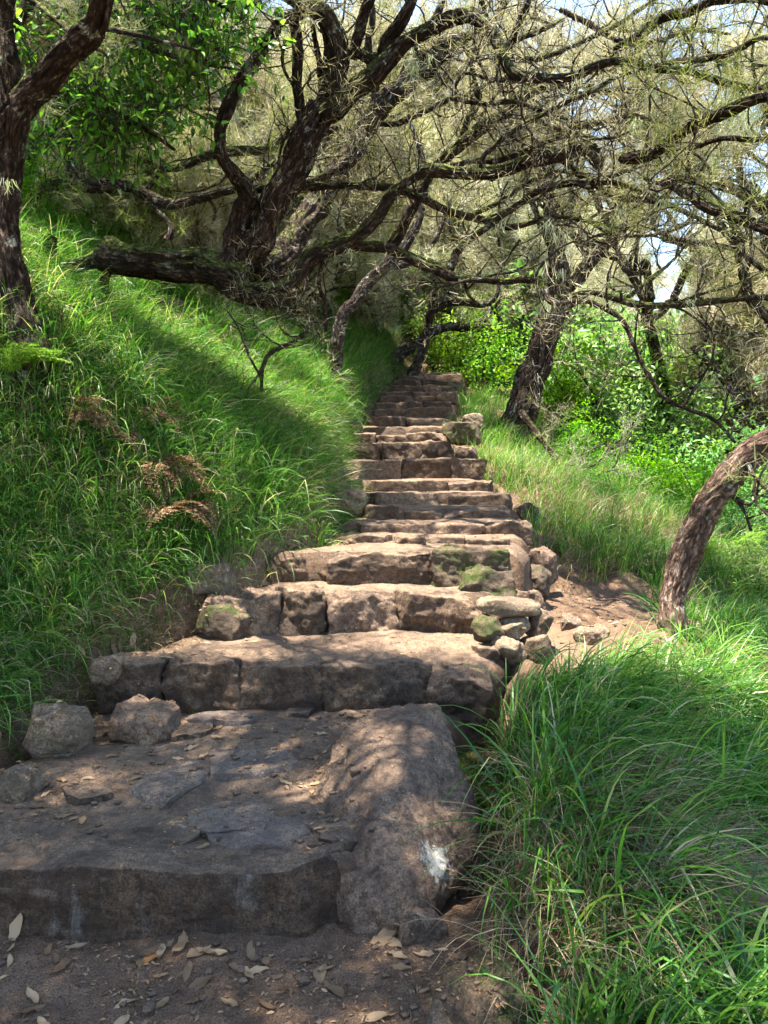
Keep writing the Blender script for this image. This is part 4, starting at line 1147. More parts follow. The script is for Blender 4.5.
# unseen canopy, added and shaped to shade viewer, stair foot and left bank: tall heath trees whose crowns close above the frame
def unseen_shade_tree(bx, by, crowns, label, seed):
    rg = np.random.default_rng(seed)
    bz = float(ground(bx, by, False)) - .15
    base = np.array([bx, by, bz])
    root = thing('heath_tree', base, label, 'tree', 'unseen heath trees added for shade')
    tm, sp = MB(), Sprays()
    cc = np.mean([c[:3] for c in crowns], 0)
    fork = np.array([bx + (cc[0] - bx) * .15, by + (cc[1] - by) * .15, bz + (cc[2] - bz) * .5])
    tube(tm, np.array([[*base, .17], [*(base * .6 + fork * .4 + rg.normal(size=3) * .1), .13], [*fork, .11]]), 24, .05, .16, seed)
    def hidden(p): return p[1] <= 0 or p[2] - CAMZ > .68 * p[1] + .3 or abs(p[0]) > .62 * p[1] + .5
    for (cx, cy_, cz, rx, ry, rz, ncl) in crowns:
        c = np.array([cx, cy_, cz])
        mid = (fork + c) / 2 + rg.normal(size=3) * .2 + np.array([0, 0, .1])
        tube(tm, np.array([[*fork, .08], [*mid, .06], [*c, .03]]), 12, .06, .16, seed + 1)
        for k in range(ncl):
            q = unit(rg.normal(size=3)) * rg.random() ** .4 * np.array([rx, ry, rz]) + c
            if not hidden(q - np.array([0, 0, .2])): continue
            tube(tm, np.array([[*(mid * .4 + c * .6), .022], [*((q + c) / 2 + rg.normal(size=3) * .15), .014], [*q, .006]]), 6, .1, .1, k, cap=False)
            for _ in range(9):
                p = q + rg.normal(size=3) * .17
                if hidden(p - np.array([0, 0, .15])): sp.add(p, unit(rg.normal(size=3)), .34)
    tm.build('trunk', M['bark'], root, base)
    fm = MB()
    heath_foliage(fm, sp, rg, 26, .010, .8)
    fm.build('crown', M['heath_near'], root, base)
unseen_shade_tree(-3.2, .8, [(-2.2, 1.3, 5.0, 1.3, 1.2, .8, 75), (-1.0, .6, 4.8, 1.2, 1.2, .7, 75), (-3.4, 2.2, 5.4, 1.1, 1.1, .7, 55), (-1.5, 2.3, 5.2, 1.2, .8, .6, 55), (-.4, 2.9, 5.5, .8, .8, .5, 30), (-1.5, 3.3, 5.9, 1.0, .7, .5, 24)], 'unseen heath tree added for shade on the bank at the left of the viewer', 951)
unseen_shade_tree(1.9, -1.2, [(.4, .4, 4.4, 1.2, 1.1, .7, 70), (-.4, -1.0, 4.4, 1.3, 1.2, .7, 70), (1.4, -.2, 4.2, 1.0, 1.2, .6, 40), (.5, 1.9, 4.9, 1.1, .9, .6, 50), (.5, 2.7, 5.5, .9, .6, .5, 28)], 'unseen heath tree added for shade behind the viewer to the right', 952)
unseen_shade_tree(-3.0, -2.2, [(-2.0, -1.2, 5.0, 1.3, 1.3, .8, 70), (-3.2, -.4, 5.2, 1.2, 1.2, .8, 60), (-1.2, -2.6, 4.8, 1.3, 1.2, .7, 50)], 'unseen heath tree added for shade up the bank behind the viewer', 953)
unseen_shade_tree(-4.6, 4.0, [(-3.7, 4.0, 5.6, 1.2, 1.2, .7, 60), (-4.6, 5.4, 6.2, 1.2, 1.3, .7, 55), (-2.8, 3.4, 5.3, .9, 1.0, .6, 40)], 'unseen heath tree added for shade on the bank beyond the left edge', 954)
unseen_shade_tree(-6.2, 6.4, [(-3.6, 6.4, 7.0, 1.1, 1.1, .6, 40), (-2.2, 5.8, 6.7, 1.0, 1.1, .6, 34)], 'unseen heath tree added for shade high on the bank outside the left edge', 955)

def arch_tree(bx, by, crowns, label, seed, r0=.11, fol='heath_tan', w=.007):
    rg = np.random.default_rng(seed)
    bz = float(ground(bx, by, False)) - .2
    base = np.array([bx, by, bz])
    root = thing('heath_tree', base, label, 'tree', 'gnarled heath trees')
    tm, sp = MB(), Sprays()
    cc = np.mean([c[:3] for c in crowns], 0)
    fork = base + (cc - base) * np.array([.3, .3, .45])
    tube(tm, np.array([[*base, r0 * 1.3], [*(base * .6 + fork * .4 + rg.normal(size=3) * .15), r0], [*fork, r0 * .85]]), 24, .05, .16, seed)
    for (cx, cy_, cz, rx, ry, rz, ncl) in crowns:
        c = np.array([cx, cy_, cz])
        pts = [[*fork, r0 * .7]]
        for t in (.25, .5, .75, 1.0):
            pts.append([*(fork * (1 - t) + c * t + rg.normal(size=3) * .28 * (t < 1)), r0 * (.7 - .45 * t)])
        q = tube(tm, np.array(pts), 12, .05, .16, seed + 1, wob=.8)
        for k in range(ncl):
            i = int(len(q) * rg.uniform(.35, 1)) - 1
            g = unit(rg.normal(size=3)) * rg.random() ** .5 * np.array([rx, ry, rz]) + c
            d = g - q[i, :3]; L_ = np.linalg.norm(d)
            ps = [[*q[i, :3], min(.03, q[i, 3] * .7)]]
            for t in (.2, .4, .6, .8, 1.0):
                ps.append([*(q[i, :3] + d * t + rg.normal(size=3) * .13 * L_ * .6), .026 * (1 - t) + .006])
            qq = tube(tm, np.array(ps), 7, .06, .14, k, cap=False)
            twigs(tm, qq, rg, .22, (.3, .9), .009, sp, 1, .15, .12, .28, 4)
    tm.build('trunk', M['bark'], root, base)
    fm = MB()
    heath_foliage(fm, sp, rg, 8, w, .7)
    fm.build('crown', M[fol], root, base)
    return sp
arch_tree(5.2, 8.2, [(3.6, 7.8, 5.4, 1.2, 1.0, .8, 9), (2.2, 8.0, 5.9, 1.2, 1.0, .8, 8), (4.6, 8.4, 6.3, 1.2, 1.0, .8, 6)], 'tangled heath tree reaching in from beyond the right edge at the top', 961)
arch_tree(4.6, 12.5, [(3.2, 11.5, 6.2, 1.4, 1.2, 1.0, 9), (1.4, 11.5, 7.2, 1.5, 1.2, 1.0, 12), (4.9, 12, 6.8, 1.4, 1.2, 1.2, 7)], 'tangled heath tree behind the forked trunk, spreading over the upper right', 962)
arch_tree(-1.9, 11.0, [(-.6, 10.2, 6.8, 1.4, 1.0, .9, 8), (1.0, 10.4, 7.4, 1.4, 1.0, .9, 10), (-2.2, 10.6, 7.2, 1.2, 1.0, .9, 6)], 'tangled heath tree on the bank behind the slanting trunk', 963)
arch_tree(6.4, 10.6, [(5.2, 10.4, 4.4, 1.2, 1.0, .9, 9), (5.6, 10.8, 5.6, 1.2, 1.0, .8, 7)], 'tangled heath tree at the right edge beside the blue gap of sky', 965)

# ------------------------------------------------------------------ laurel with bright leaves, upper left
def laurel(base, label, clumps, seed, D, size=.085, n=34, spread=.22):
    rg = np.random.default_rng(seed)
    root = thing('laurel_tree', base, label, 'tree')
    lm, bm_ = MB(), MB()
    for (px, py, dD) in clumps:
        c = P(px, py, D + dD)
        for _ in range(6):
            d = unit(rg.normal(size=3) + np.array([0, -.1, .1]))
            pts, _d = walk(c, d, spread * 1.6, .005, .0018, rg, .3, .0, 5)
            tube(bm_, pts, 4, .06, cap=False)
            m = n // 6
            tt = rg.integers(1, 6, m)
            P0 = pts[tt, :3] + rg.normal(size=(m, 3)) * .02
            leaves(lm, P0, rg.normal(size=(m, 3)) + np.array([0, 0, -.25]) + d * .5, size * rg.uniform(.6, 1.15, m), rg)
    return root, lm, bm_

cl = []
rr_ = np.random.default_rng(5)
for (x0, y0, x1, y1, n) in [(105, 0, 215, 45, 34), (60, 20, 130, 130, 16), (95, 90, 165, 150, 26), (40, 110, 110, 165, 16), (180, 20, 255, 70, 16), (150, 60, 210, 120, 12), (0, 20, 30, 60, 5), (60, -60, 260, 0, 30), (0, -80, 100, -10, 16)]:
    for _ in range(n):
        cl.append((rr_.uniform(x0, x1), rr_.uniform(y0, y1), rr_.uniform(-.5, .7)))
lt, lm_, bm_ = laurel(P(-60, 330, 5.6), 'bright green laurel leaves hanging above the mossy limb at the upper left', cl, 301, 5.9)
tr = MB()
for rows in [dd([(-70, 350, 20, 0), (-50, 200, 18, 0), (-10, 60, 14, 0), (60, -20, 10, 0), (150, -30, 7, 0), (230, 10, 4, 0)], 5.6, 5.9),
             dd([(-30, 120, 9, 0), (30, 90, 7, 0), (80, 100, 6, 0), (130, 120, 5, 0), (175, 150, 3, 0)], 5.7, 5.9),
             dd([(60, -20, 7, 0), (95, 20, 6, 0), (130, 40, 5, 0), (185, 60, 4, 0), (240, 70, 2, 0)], 5.9, 5.9)]:
    tube(tr, px_path(rows), 8, .05, .1, 5)
tr.build('trunk', M['bark'], lt, P(-60, 330, 5.6))
bm_.build('twig', M['twig'], lt, P(-60, 330, 5.6))['kind'] = 'stuff'
lm_.build('foliage', M['laurel'], lt, P(-60, 330, 5.6))['kind'] = 'stuff'

# ------------------------------------------------------------------ shrubs
def proto_shrub(seed, h=1.1, w=.8, n=2600, size=.055):
    rg = np.random.default_rng(seed)
    root = thing('shrub', (0, 0, 0), 'x', 'shrub', 'bright green shrubs under the trees')
    sm, lm = MB(), MB()
    ends = []
    for k in range(16):
        a = rg.uniform(0, 6.28)
        d = unit(np.array([math.cos(a) * .7, math.sin(a) * .7, rg.uniform(.6, 1.6)]))
        pts, _ = walk(np.array([0, 0, -.1]), d, h * rg.uniform(.6, 1.2), .012, .003, rg, .3, .1, 8)
        tube(sm, pts, 5, .1, cap=False)
        for j in range(3, 9): ends.append(pts[j, :3])
    ends = np.array(ends)
    c = ends[rg.integers(0, len(ends), 150)] + rg.normal(size=(150, 3)) * .10
    i = rg.integers(0, 150, n)
    P0 = c[i] + rg.normal(size=(n, 3)) * np.array([.09, .09, .05])
    cv = rg.random(150)
    leaves(lm, P0, rg.normal(size=(n, 3)) + np.array([0, 0, .35]), size * rg.uniform(.5, 1.3, n), rg, var=np.clip(cv[i] * .6 + rg.random(n) * .4, 0, 1))
    sm.build('stem', M['twig'], root)
    lm.build('foliage', M['shrub'], root)
    return root
shr = [proto_shrub(401), proto_shrub(402, 1.4, 1.0, 3200, .07), proto_shrub(403, .8, .9, 2200, .045)]
SH = [(600, 14.5, 2.1, 1, 'tall leafy shrub behind the hanging arched branch'), (680, 15.5, 2.2, 0, 'tall leafy shrub at the foot of the blue gap of sky'), (745, 13.2, 1.9, 2, 'tall leafy shrub above the curving trunk, farther back'),
      (572, 10.2, .8, 0, 'low shrub on the slope just right of the forked trunk foot'), (640, 10.4, .9, 2, 'low shrub in the grass between the forked and the curving trunks'), (610, 8.6, .5, 0, 'small shrub in the grass above the side path'), (530, 13.5, 1.2, 2, 'shrub in the gap behind the forked trunk foot'),
      (436, 17.0, 1.4, 0, 'low shrub at the very head of the stairs'), (462, 16.3, 1.3, 2, 'sunlit shrub just right of the head of the stairs'), (485, 15.0, 1.5, 0, 'shrub between the stair head and the forked trunk'),
      (500, 17.5, 1.7, 1, 'shrub behind the one at the stair head'), (475, 13.2, .5, 2, 'small plant beside the pale rocks on the right edge of the stairs'),
      (590, 12.5, 1.5, 1, 'broad leafy shrub close right of the forked trunk'), (625, 11.5, 1.5, 0, 'shrub below the blue gap of sky, on the left'), (655, 13.0, 1.7, 1, 'shrub standing centrally below the blue gap of sky'),
      (690, 11.5, 1.5, 0, 'shrub behind the hanging arched branch'), (725, 10.5, 1.6, 2, 'shrub just above the curving red-brown trunk'), (620, 9.3, .6, 2, 'low shrub on the grassy slope right of the stairs'),
      (690, 9.0, .75, 1, 'low dark shrub left of the curving trunk'), (735, 8.0, .8, 0, 'low shrub behind the curving trunk'), (760, 9.8, 1.4, 1, 'shrub at the right edge above the curving trunk'),
      (560, 15.0, 1.7, 0, 'shrub seen behind the forked trunk'), (720, 6.6, .55, 2, 'small leafy plant right of the foot of the curving trunk'), (760, 6.3, .55, 0, 'small leafy plant at the right edge under the curving trunk'),
      (20, 8.6, .9, 0, 'shrub in the shade behind the left trunk'), (95, 9.6, .8, 2, 'shrub on the bank behind the low dark branch'), (640, 17, 1.6, 1, 'large shrub far below the blue gap of sky'), (745, 15, 1.4, 1, 'large shrub at the far right'), (545, 19, 1.4, 2, 'far shrub at the foot of the thicket'),
      (398, 19, 1.0, 1, 'shrub left of the stair head under the low bent trunk'), (330, 16, 1.0, 0, 'shrub on the bank crest behind the lowest limb')]
done = set()
for k, (px, D, scl, pr, lab) in enumerate(SH):
    x = (px - 384) / F * D
    z = float(ground(x, D, False)) - .03
    if pr not in done:
        r = shr[pr]; r.location = (x, D, z); r.rotation_euler = (0, 0, k); r.scale = (scl,) * 3; r['label'] = lab; done.add(pr)
    else:
        dup(shr[pr], (x, D, z), k * 1.1, scl, lab)

# ------------------------------------------------------------------ ferns
def fern(name, x, y, n, L, mat, label, seed, az0=None, curl=.9):
    rg = np.random.default_rng(seed)
    z = float(ground(x, y)) + .11
    mb = MB()
    for k in range(n):
        az = rg.uniform(0, 6.28) if az0 is None else az0 + rg.normal() * .8
        el = rg.uniform(.5, 1.1)
        p = np.array([x, y, z]) + rg.normal(size=3) * .02
        d = np.array([math.cos(az) * math.cos(el), math.sin(az) * math.cos(el), math.sin(el)])
        Lk = L * rg.uniform(.7, 1.2); m = 22
        pts, ds = [p], [d]
        for i in range(m):
            d = unit(d + np.array([0, 0, -curl / m * 1.6]) + rg.normal(size=3) * .02)
            p = p + d * Lk / m; pts.append(p); ds.append(d)
        pts = np.array(pts); ds = np.array(ds)
        tube(mb, np.hstack([pts, np.linspace(.0025, .0008, m + 1)[:, None]]), 4, .05, cap=False, var=.2)
        sd = unit(np.cross(ds, np.array([0, 0, 1.])))
        t = np.linspace(0, 1, m + 1)
        for sg in (-1, 1):
            i = np.arange(3, m + 1)
            plen = Lk * .28 * np.sin(np.clip(t[i] * 1.0 + .1, 0, 1) * math.pi) ** .8 + .008
            Dp = sg * sd[i] + ds[i] * .35 + rg.normal(size=(len(i), 3)) * .08
            Dp = unit(Dp)
            # pinnae with leaflets
            for u in np.linspace(.15, 1, 8):
                q = pts[i] + Dp * (plen * u)[:, None]
                for s2 in (-1, 1):
                    leaves(mb, q, ds[i] * s2 + Dp * .5 + rg.normal(size=(len(i), 3)) * .15, np.maximum(plen * .22 * (1.15 - u * .8), .006), rg, asp=.5)
    o = mb.build(name, M[mat], None, (x, y, z))
    return tag(o, label, 'fern', None)

def on_ground(px, py, D0):
    lo, hi = D0 * .6, D0 * 1.8
    prev = None
    for D in np.linspace(lo, hi, 160):
        p = P(px, py, D)
        if p[2] <= float(ground(p[0], p[1])):
            return p
    return P(px, py, D0)
for k, (px, py, D, n, L, lab) in enumerate([
    (178, 545, 5.0, 8, .42, 'rusty dead fern hanging at the foot of the bank above the pale flat rock'), (165, 500, 5.2, 6, .4, 'rusty dead fern just above the lowest dead one on the bank'),
    (85, 435, 5.4, 5, .36, 'brown dead fern on the bank near the left edge'), (118, 455, 5.4, 4, .3, 'small brown dead fern in the middle of the grassy bank'),
    (205, 305, 8.2, 8, .6, 'reddish dead fern in the grass under the mossy log'), (150, 430, 5.6, 4, .3, 'thin brown fern frond above the middle of the bank'), (262, 325, 8.0, 5, .35, 'small reddish fern under the right end of the mossy log')]):
    p = on_ground(px, py, D)
    fern('dead_fern', p[0], p[1], n, L, 'brownfern', lab, 500 + k, az0=-.6, curl=1.4)
for k, (px, py, D, n, L, lab) in enumerate([
    (12, 400, 4.8, 8, .5, 'yellow-green fern lit by the sun at the left edge'), (735, 560, 5.6, 8, .45, 'green fern behind the foot of the curving trunk'), (700, 572, 5.8, 7, .4, 'green fern touching the right side of the curving trunk'),
    (762, 585, 5.0, 6, .4, 'green fern at the right edge above the long grass'), (612, 612, 5.9, 0, .3, '')]):
    if n == 0: continue
    p = on_ground(px, py, D)
    fern('fern', p[0], p[1], n, L, 'greenfern', lab, 520 + k, az0=None if k else 0.2)

# ------------------------------------------------------------------ grass
def grass_patch(name, pts, L, W, mat, seed, seg=5, bias=(0, 0), biasw=.5, lean=(.1, .7), droop=(.6, 1.8), tuss=None, varmul=1.0, varadd=0.0, label=None, cat='grass'):
    """pts (n,2) roots; L, W arrays"""
    rg = np.random.default_rng(seed)
    n = len(pts)
    z = ground(pts[:, 0], pts[:, 1])
    root = np.stack([pts[:, 0], pts[:, 1], z - .01], -1)
    az = rg.uniform(0, 2 * math.pi, n)
    dirx = np.cos(az); diry = np.sin(az)
    if tuss is not None:
        dirx = dirx * .5 + tuss[:, 0] * 1.2; diry = diry * .5 + tuss[:, 1] * 1.2
    dirx = dirx + bias[0] * biasw; diry = diry + bias[1] * biasw
    nn = np.sqrt(dirx ** 2 + diry ** 2) + 1e-6
    dirx /= nn; diry /= nn
    th = rg.uniform(*lean, n); kap = rg.uniform(*droop, n)
    wx, wy = -diry, dirx
    tw = rg.normal(size=n) * .6; kink = rg.random(n)
    p = root.copy(); V = []
    for k in range(seg + 1):
        t = k / seg
        w = W * (1 - t ** 1.6) * .5 + .0003
        a = th + kap * t ** 1.3 + np.where(kink < .18, np.where(t > .5, 1.1, 0), 0) + np.sin(t * 5 + kink * 40) * .10
        sx = wx * np.cos(tw) ; sy_ = wy * np.cos(tw); sz_ = np.sin(tw)
        s = np.stack([sx, sy_, sz_], -1) * w[:, None]
        V.append(p - s); V.append(p + s)
        st = L / seg
        p = p + np.stack([dirx * np.sin(a) * st, diry * np.sin(a) * st, np.cos(a) * st], -1)
    V = np.stack(V, 1)
    m = 2 * (seg + 1)
    b = np.arange(n)[:, None] * m
    f = np.concatenate([b + np.array([[2 * k, 2 * k + 1, 2 * k + 3, 2 * k + 2]]) for k in range(seg)], 0)
    mb = MB()
    v = np.clip(rg.random(n) * varmul + varadd, 0, 1)
    mb.add(V.reshape(-1, 3), f, np.repeat(v, m))
    return tag(mb.build(name, M[mat]), label, cat, kind='stuff')

def tussocks(nc, per, x0, x1, y0, y1, keep, seed, rad=.06, ypow=1.0):
    rg = np.random.default_rng(seed)
    c = np.stack([rg.uniform(x0, x1, nc), y0 + (y1 - y0) * rg.random(nc) ** ypow], -1)
    c = c[keep(c[:, 0], c[:, 1])]
    off = rg.normal(size=(len(c), per, 2))
    pts = (c[:, None] + off * rad).reshape(-1, 2)
    return pts, off.reshape(-1, 2), np.repeat(rg.uniform(.6, 1.15, len(c)), per), rg

def keepR(x, y):   # near right mound
    xr = np.interp(y, XRy, XRx)
    return (x > xr + .08 + .04 * (y < 3.4)) & ~((y > 4.25) & (x < 2.35)) & ~((y > 4.0) & (x < 1.15))
def keepR2(x, y):  # right of the upper flight
    xr = np.interp(y, XRy, XRx)
    return (x > xr + .18 + .1 * fbm(np.stack([x * 2, y * 2, x * 0], -1), 2, 3))
def keepL(x, y):
    xl = np.interp(y, XLy, XLx)
    mrg = np.interp(y, [0, 3, 4.0, 4.8, 5.6, 7, 20], [.5, .42, .40, .45, .28, .15, .12])
    return x < xl - mrg - .1 * fbm(np.stack([x * 2, y * 2, x * 0], -1), 2, 4)

# near right: long glossy blades flowing down to the right
pts, off, s, rg = tussocks(640, 42, .35, 3.6, 1.6, 4.6, keepR, 601, .06)
s = s * np.interp(pts[:, 1], [3.0, 3.8, 4.4], [1, .75, .6]) * np.where((pts[:, 0] > 1.4), 1.15, 1)
grass_patch('grass', pts, s * rg.uniform(.25, .62, len(pts)), (.005 + .013 * rg.random(len(pts)) ** 1.5) * np.interp(pts[:, 1], [2, 4], [1.0, .8]), 'grass', 611, 7, (.9, -.55), .8, (.1, 1.0), (.5, 2.4), off * .55, .95, label='long glossy green grass flopping over the mound at the lower right')
pts, off, s, rg = tussocks(170, 36, .35, 3.4, 1.7, 4.6, keepR, 602, .06)
grass_patch('dead_grass', pts, s * rg.uniform(.22, .46, len(pts)), rg.uniform(.002, .0045, len(pts)), 'straw', 612, 6, (.7, -.7), .6, (.5, 1.2), (.7, 1.6), off * .4, label='straw coloured dead grass under the long green blades at the lower right')
# the dry skirt of the near clump
pts, off, s, rg = tussocks(80, 60, .42, 1.0, 2.2, 3.2, keepR, 603, .06)
grass_patch('dead_grass', pts, s * rg.uniform(.3, .55, len(pts)), rg.uniform(.002, .0045, len(pts)), 'straw', 613, 6, (.9, -.5), .8, (.5, 1.1), (1.0, 2.0), off * .4, label='brown dead grass hanging below the clump beside the boulder')
def keepP(x, y):
    return (x > np.interp(y, [4.3, 5.0, 6.0, 6.5], [1.65, 1.95, 2.25, 1.9]) + .15 * fbm(np.stack([x * 3, y * 3, x * 0], -1), 2, 6))
pts, off, s, rg = tussocks(700, 34, 1.5, 6.5, 4.3, 6.6, keepP, 621, .06)
grass_patch('grass', pts, s * rg.uniform(.16, .42, len(pts)), rg.uniform(.004, .009, len(pts)), 'grass', 622, 5, (.5, -.5), .6, (.1, 1.0), (.6, 2.2), off * .5, .95, label='grass round the foot of the curving trunk')
# right bank beyond the side path
pts, off, s, rg = tussocks(1500, 26, 1.0, 7.5, 6.35, 14, keepR2, 604, .09, 1.3)
grass_patch('grass', pts, s * rg.uniform(.2, .48, len(pts)), rg.uniform(.004, .009, len(pts)), 'grass', 614, 4, (.5, -.6), .6, (.1, .6), (.6, 1.7), off * .4, .98, label='sunlit grass on the slope right of the upper steps')
pts, off, s, rg = tussocks(500, 20, 1.0, 4.5, 6.35, 10, keepR2, 605, .09, 1.2)
grass_patch('dead_grass', pts, s * rg.uniform(.2, .4, len(pts)), rg.uniform(.003, .005, len(pts)), 'straw', 615, 4, (.5, -.6), .6, (.4, 1.1), (.8, 1.8), off * .4, label='dead grass hanging over the cut edge of the side path')
# left bank
pts, off, s, rg = tussocks(4200, 28, -5.5, -.5, 3.3, 9.5, lambda x, y: keepL(x, y) & (fbm(np.stack([x * 1.7, y * 1.7, x * 0], -1), 2, 33) > -.8), 606, .055, 1.1)
grass_patch('grass', pts, s * rg.uniform(.16, .58, len(pts)), .0035 + .009 * rg.random(len(pts)) ** 1.5, 'grass', 616, 5, (.8, -.4), .7, (.1, 1.1), (.6, 2.6), off * .55, .97, label='dense green grass covering the steep left bank')
pts, off, s, rg = tussocks(700, 30, -3.2, -1.2, 3.5, 5.4, keepL, 626, .055)
grass_patch('grass', pts, s * rg.uniform(.2, .5, len(pts)), .004 + .009 * rg.random(len(pts)) ** 1.5, 'grass', 627, 6, (.7, -.5), .8, (.2, 1.1), (.8, 2.6), off * .5, .95, .05, label='long drooping grass low on the left bank')
pts, off, s, rg = tussocks(2300, 30, -5.0, -.5, 3.4, 9.5, lambda x, y: keepL(x, y) & (fbm(np.stack([x * 1.1, y * 1.1, x * 0], -1), 2, 34) > -.05), 607, .06, 1.1)
grass_patch('dead_grass', pts, s * rg.uniform(.16, .42, len(pts)), rg.uniform(.002, .005, len(pts)), 'straw', 617, 5, (.8, -.5), .8, (.5, 1.3), (.8, 1.8), off * .4, label='dead grass mixed into the green of the left bank')
pts, off, s, rg = tussocks(2400, 20, -9.5, .4, 9.2, 20, keepL, 608, .12, 1.2)
grass_patch('grass', pts, s * rg.uniform(.22, .5, len(pts)), rg.uniform(.006, .013, len(pts)), 'grass', 618, 3, (.7, -.4), .6, (.1, .7), (.6, 1.7), off * .4, .95, label='grass on the far part of the left bank')
def keepE(x, y):
    xl = np.interp(y, XLy, XLx)
    return (x < xl - .03) & (x > xl - 1.1)
pts, off, s, rg = tussocks(2600, 22, -2.2, .5, 5.6, 17, keepE, 609, .06, 1.0)
grass_patch('grass', pts, s * rg.uniform(.12, .36, len(pts)), rg.uniform(.003, .009, len(pts)), 'grass', 619, 4, (.8, -.4), .7, (.1, 1.2), (.6, 2.4), off * .5, .97, label='grass fringing the left edge of the upper steps')
pts, off, s, rg = tussocks(240, 22, -1.9, -.3, 3.9, 5.8, keepE, 610, .05, 1.0)
grass_patch('dead_grass', pts, s * rg.uniform(.08, .2, len(pts)), rg.uniform(.002, .005, len(pts)), 'straw', 620, 4, (.8, -.4), .7, (.5, 1.4), (.6, 2.0), off * .5, label='withered tufts at the foot of the left bank')
# moss at the foot of the bank
def moss(name, cx, cy, sx, sy_, n, seed, label, anywhere=False):
    rg = np.random.default_rng(seed)
    pts = np.stack([cx + rg.normal(size=n) * sx, cy + rg.normal(size=n) * sy_], -1)
    k = fbm(np.stack([pts[:, 0] * 7, pts[:, 1] * 7, pts[:, 0] * 0], -1), 2, 9) > -.15
    if not anywhere: k &= pts[:, 0] < np.interp(pts[:, 1], XLy, XLx) - .03
    pts = pts[k]
    grass_patch(name, pts, rg.uniform(.012, .04, len(pts)), rg.uniform(.002, .005, len(pts)), 'mossblade', seed, 2, lean=(0, .8), droop=(.2, 1.2), label=label, cat='moss')
p = on_ground(120, 640, 4.3); moss('moss', p[0], p[1], .22, .18, 16000, 701, 'green moss on the earth under the dead fern')
p = on_ground(20, 735, 3.4); moss('moss', p[0], p[1], .14, .2, 12000, 702, 'green moss behind the pale rounded rock at the left')
moss('moss', .42, 3.55, .05, .22, 9000, 705, 'dark moss between the boulder and the long grass', True)
p = on_ground(70, 640, 4.2); moss('moss', p[0], p[1], .2, .12, 9000, 703, 'moss cushion under the grass at the left')
moss('moss', -.62, 5.35, .2, .35, 16000, 704, 'moss on the ledge left of the fifth and sixth steps')

wrng = np.random.default_rng(888)
for k, (px, py, D, sc_, lb) in enumerate([(55, 600, 4.3, .16, 'small broad-leaved weed low at the left edge of the bank'), (140, 610, 4.5, .13, 'small broad-leaved weed above the second step'), (255, 500, 5.8, .16, 'small weed on the bank beside the upper steps'),
      (300, 455, 6.8, .18, 'leafy weed on the bank halfway up the flight'), (90, 560, 4.6, .15, 'leafy weed in the middle of the lower bank'), (230, 420, 6.8, .2, 'leafy weed in the upper grass of the bank'), (330, 415, 9.5, .25, 'leafy weed by the dark rock in the bank'),
      (560, 560, 6.4, .15, 'leafy weed on the cut edge above the side path'), (610, 535, 7.0, .2, 'leafy weed in the sunlit grass above the side path'), (650, 690, 3.8, .16, 'leafy weed among the long grass near the side path'), (700, 800, 2.9, .13, 'leafy weed in the long grass at the lower right'), (575, 905, 2.5, .12, 'leafy weed in the long grass near the bottom edge')]):
    p = on_ground(px, py, D)
    if k < 2 or k > 9: zz = p[2] + .10
    else: zz = p[2] + .05
    dup(shr[k % 3], (p[0], p[1], zz), k * 1.7, sc_ * (.9 if k % 3 else 1.0), lb, 'broad-leaved weeds')['category'] = 'weed'
# ------------------------------------------------------------------ litter and fallen leaves, dropped onto the real surfaces
allf = []
for f in bvh_f: allf.extend(f)
bvh = BVHTree.FromPolygons([tuple(map(float, v)) for v in np.concatenate(bvh_v)], allf)
def drop(x, y):
    h = bvh.ray_cast(Vector((x, y, 6)), Vector((0, 0, -1)))
    return h[0], h[1]
def fallen_leaf(seed):
    rg = np.random.default_rng(seed)
    L, Wd = 1.0, rg.uniform(.28, .42)
    n, mm = 9, 5
    t = np.linspace(0, 1, n)
    wid = Wd / 2 * np.sin(math.pi * np.clip(t, 0, 1) ** .85) ** .8
    u = np.linspace(-1, 1, mm)
    cu, cv = rg.uniform(-.5, .9), rg.uniform(.1, .9)
    X_ = (t - .5)[:, None] * L + u[None] * 0
    Y_ = wid[:, None] * u[None] + .06 * np.sin(t * 4 + seed)[:, None]
    Z_ = cv * (Y_ ** 2) * 3 + cu * ((t - .5)[:, None] ** 2) * .5 + .03 * rg.normal(size=(n, mm)) * np.abs(u)[None] + .02
    iv = np.arange(n * mm).reshape(n, mm)
    f = np.stack([iv[:-1, :-1], iv[1:, :-1], iv[1:, 1:], iv[:-1, 1:]], -1).reshape(-1, 4)
    V = np.stack([X_, Y_, Z_], -1).reshape(-1, 3)
    # stalk
    s0 = len(V)
    V = np.vstack([V, [[-.5, 0.01, .02], [-.5, -.01, .02], [-.68, .0, .05]]])
    return V, f, s0
LM = {}
def leaf_mesh(shape, tone):
    k = (shape, tone)
    if k not in LM:
        V, f, s0 = fallen_leaf(900 + shape)
        m = MB(); m.add(V, f, tone); m.f.append(np.array([[s0, s0 + 1, s0 + 2]]))
        o = m.build('fallen_leaf', M['leaf'])
        LM[k] = o.data
        bpy.data.objects.remove(o)
    return LM[k]
def place_leaf(x, y, size, shape, tone, label, group, rg):
    p, nrm = drop(x, y)
    if p is None: return
    o = bpy.data.objects.new('fallen_leaf', leaf_mesh(shape, tone))
    scene.collection.objects.link(o)
    q = nrm.to_track_quat('Z', 'Y').to_matrix() @ Matrix.Rotation(rg.uniform(0, 6.28), 3, 'Z') @ Matrix.Rotation(rg.normal() * .12, 3, 'X')
    o.matrix_world = Matrix.Translation(p + nrm * .003) @ q.to_4x4() @ Matrix.Scale(size, 4)
    tag(o, label, 'leaf', group)
rg = np.random.default_rng(801)
TONES = [.35, .55, .7, .85, .93]
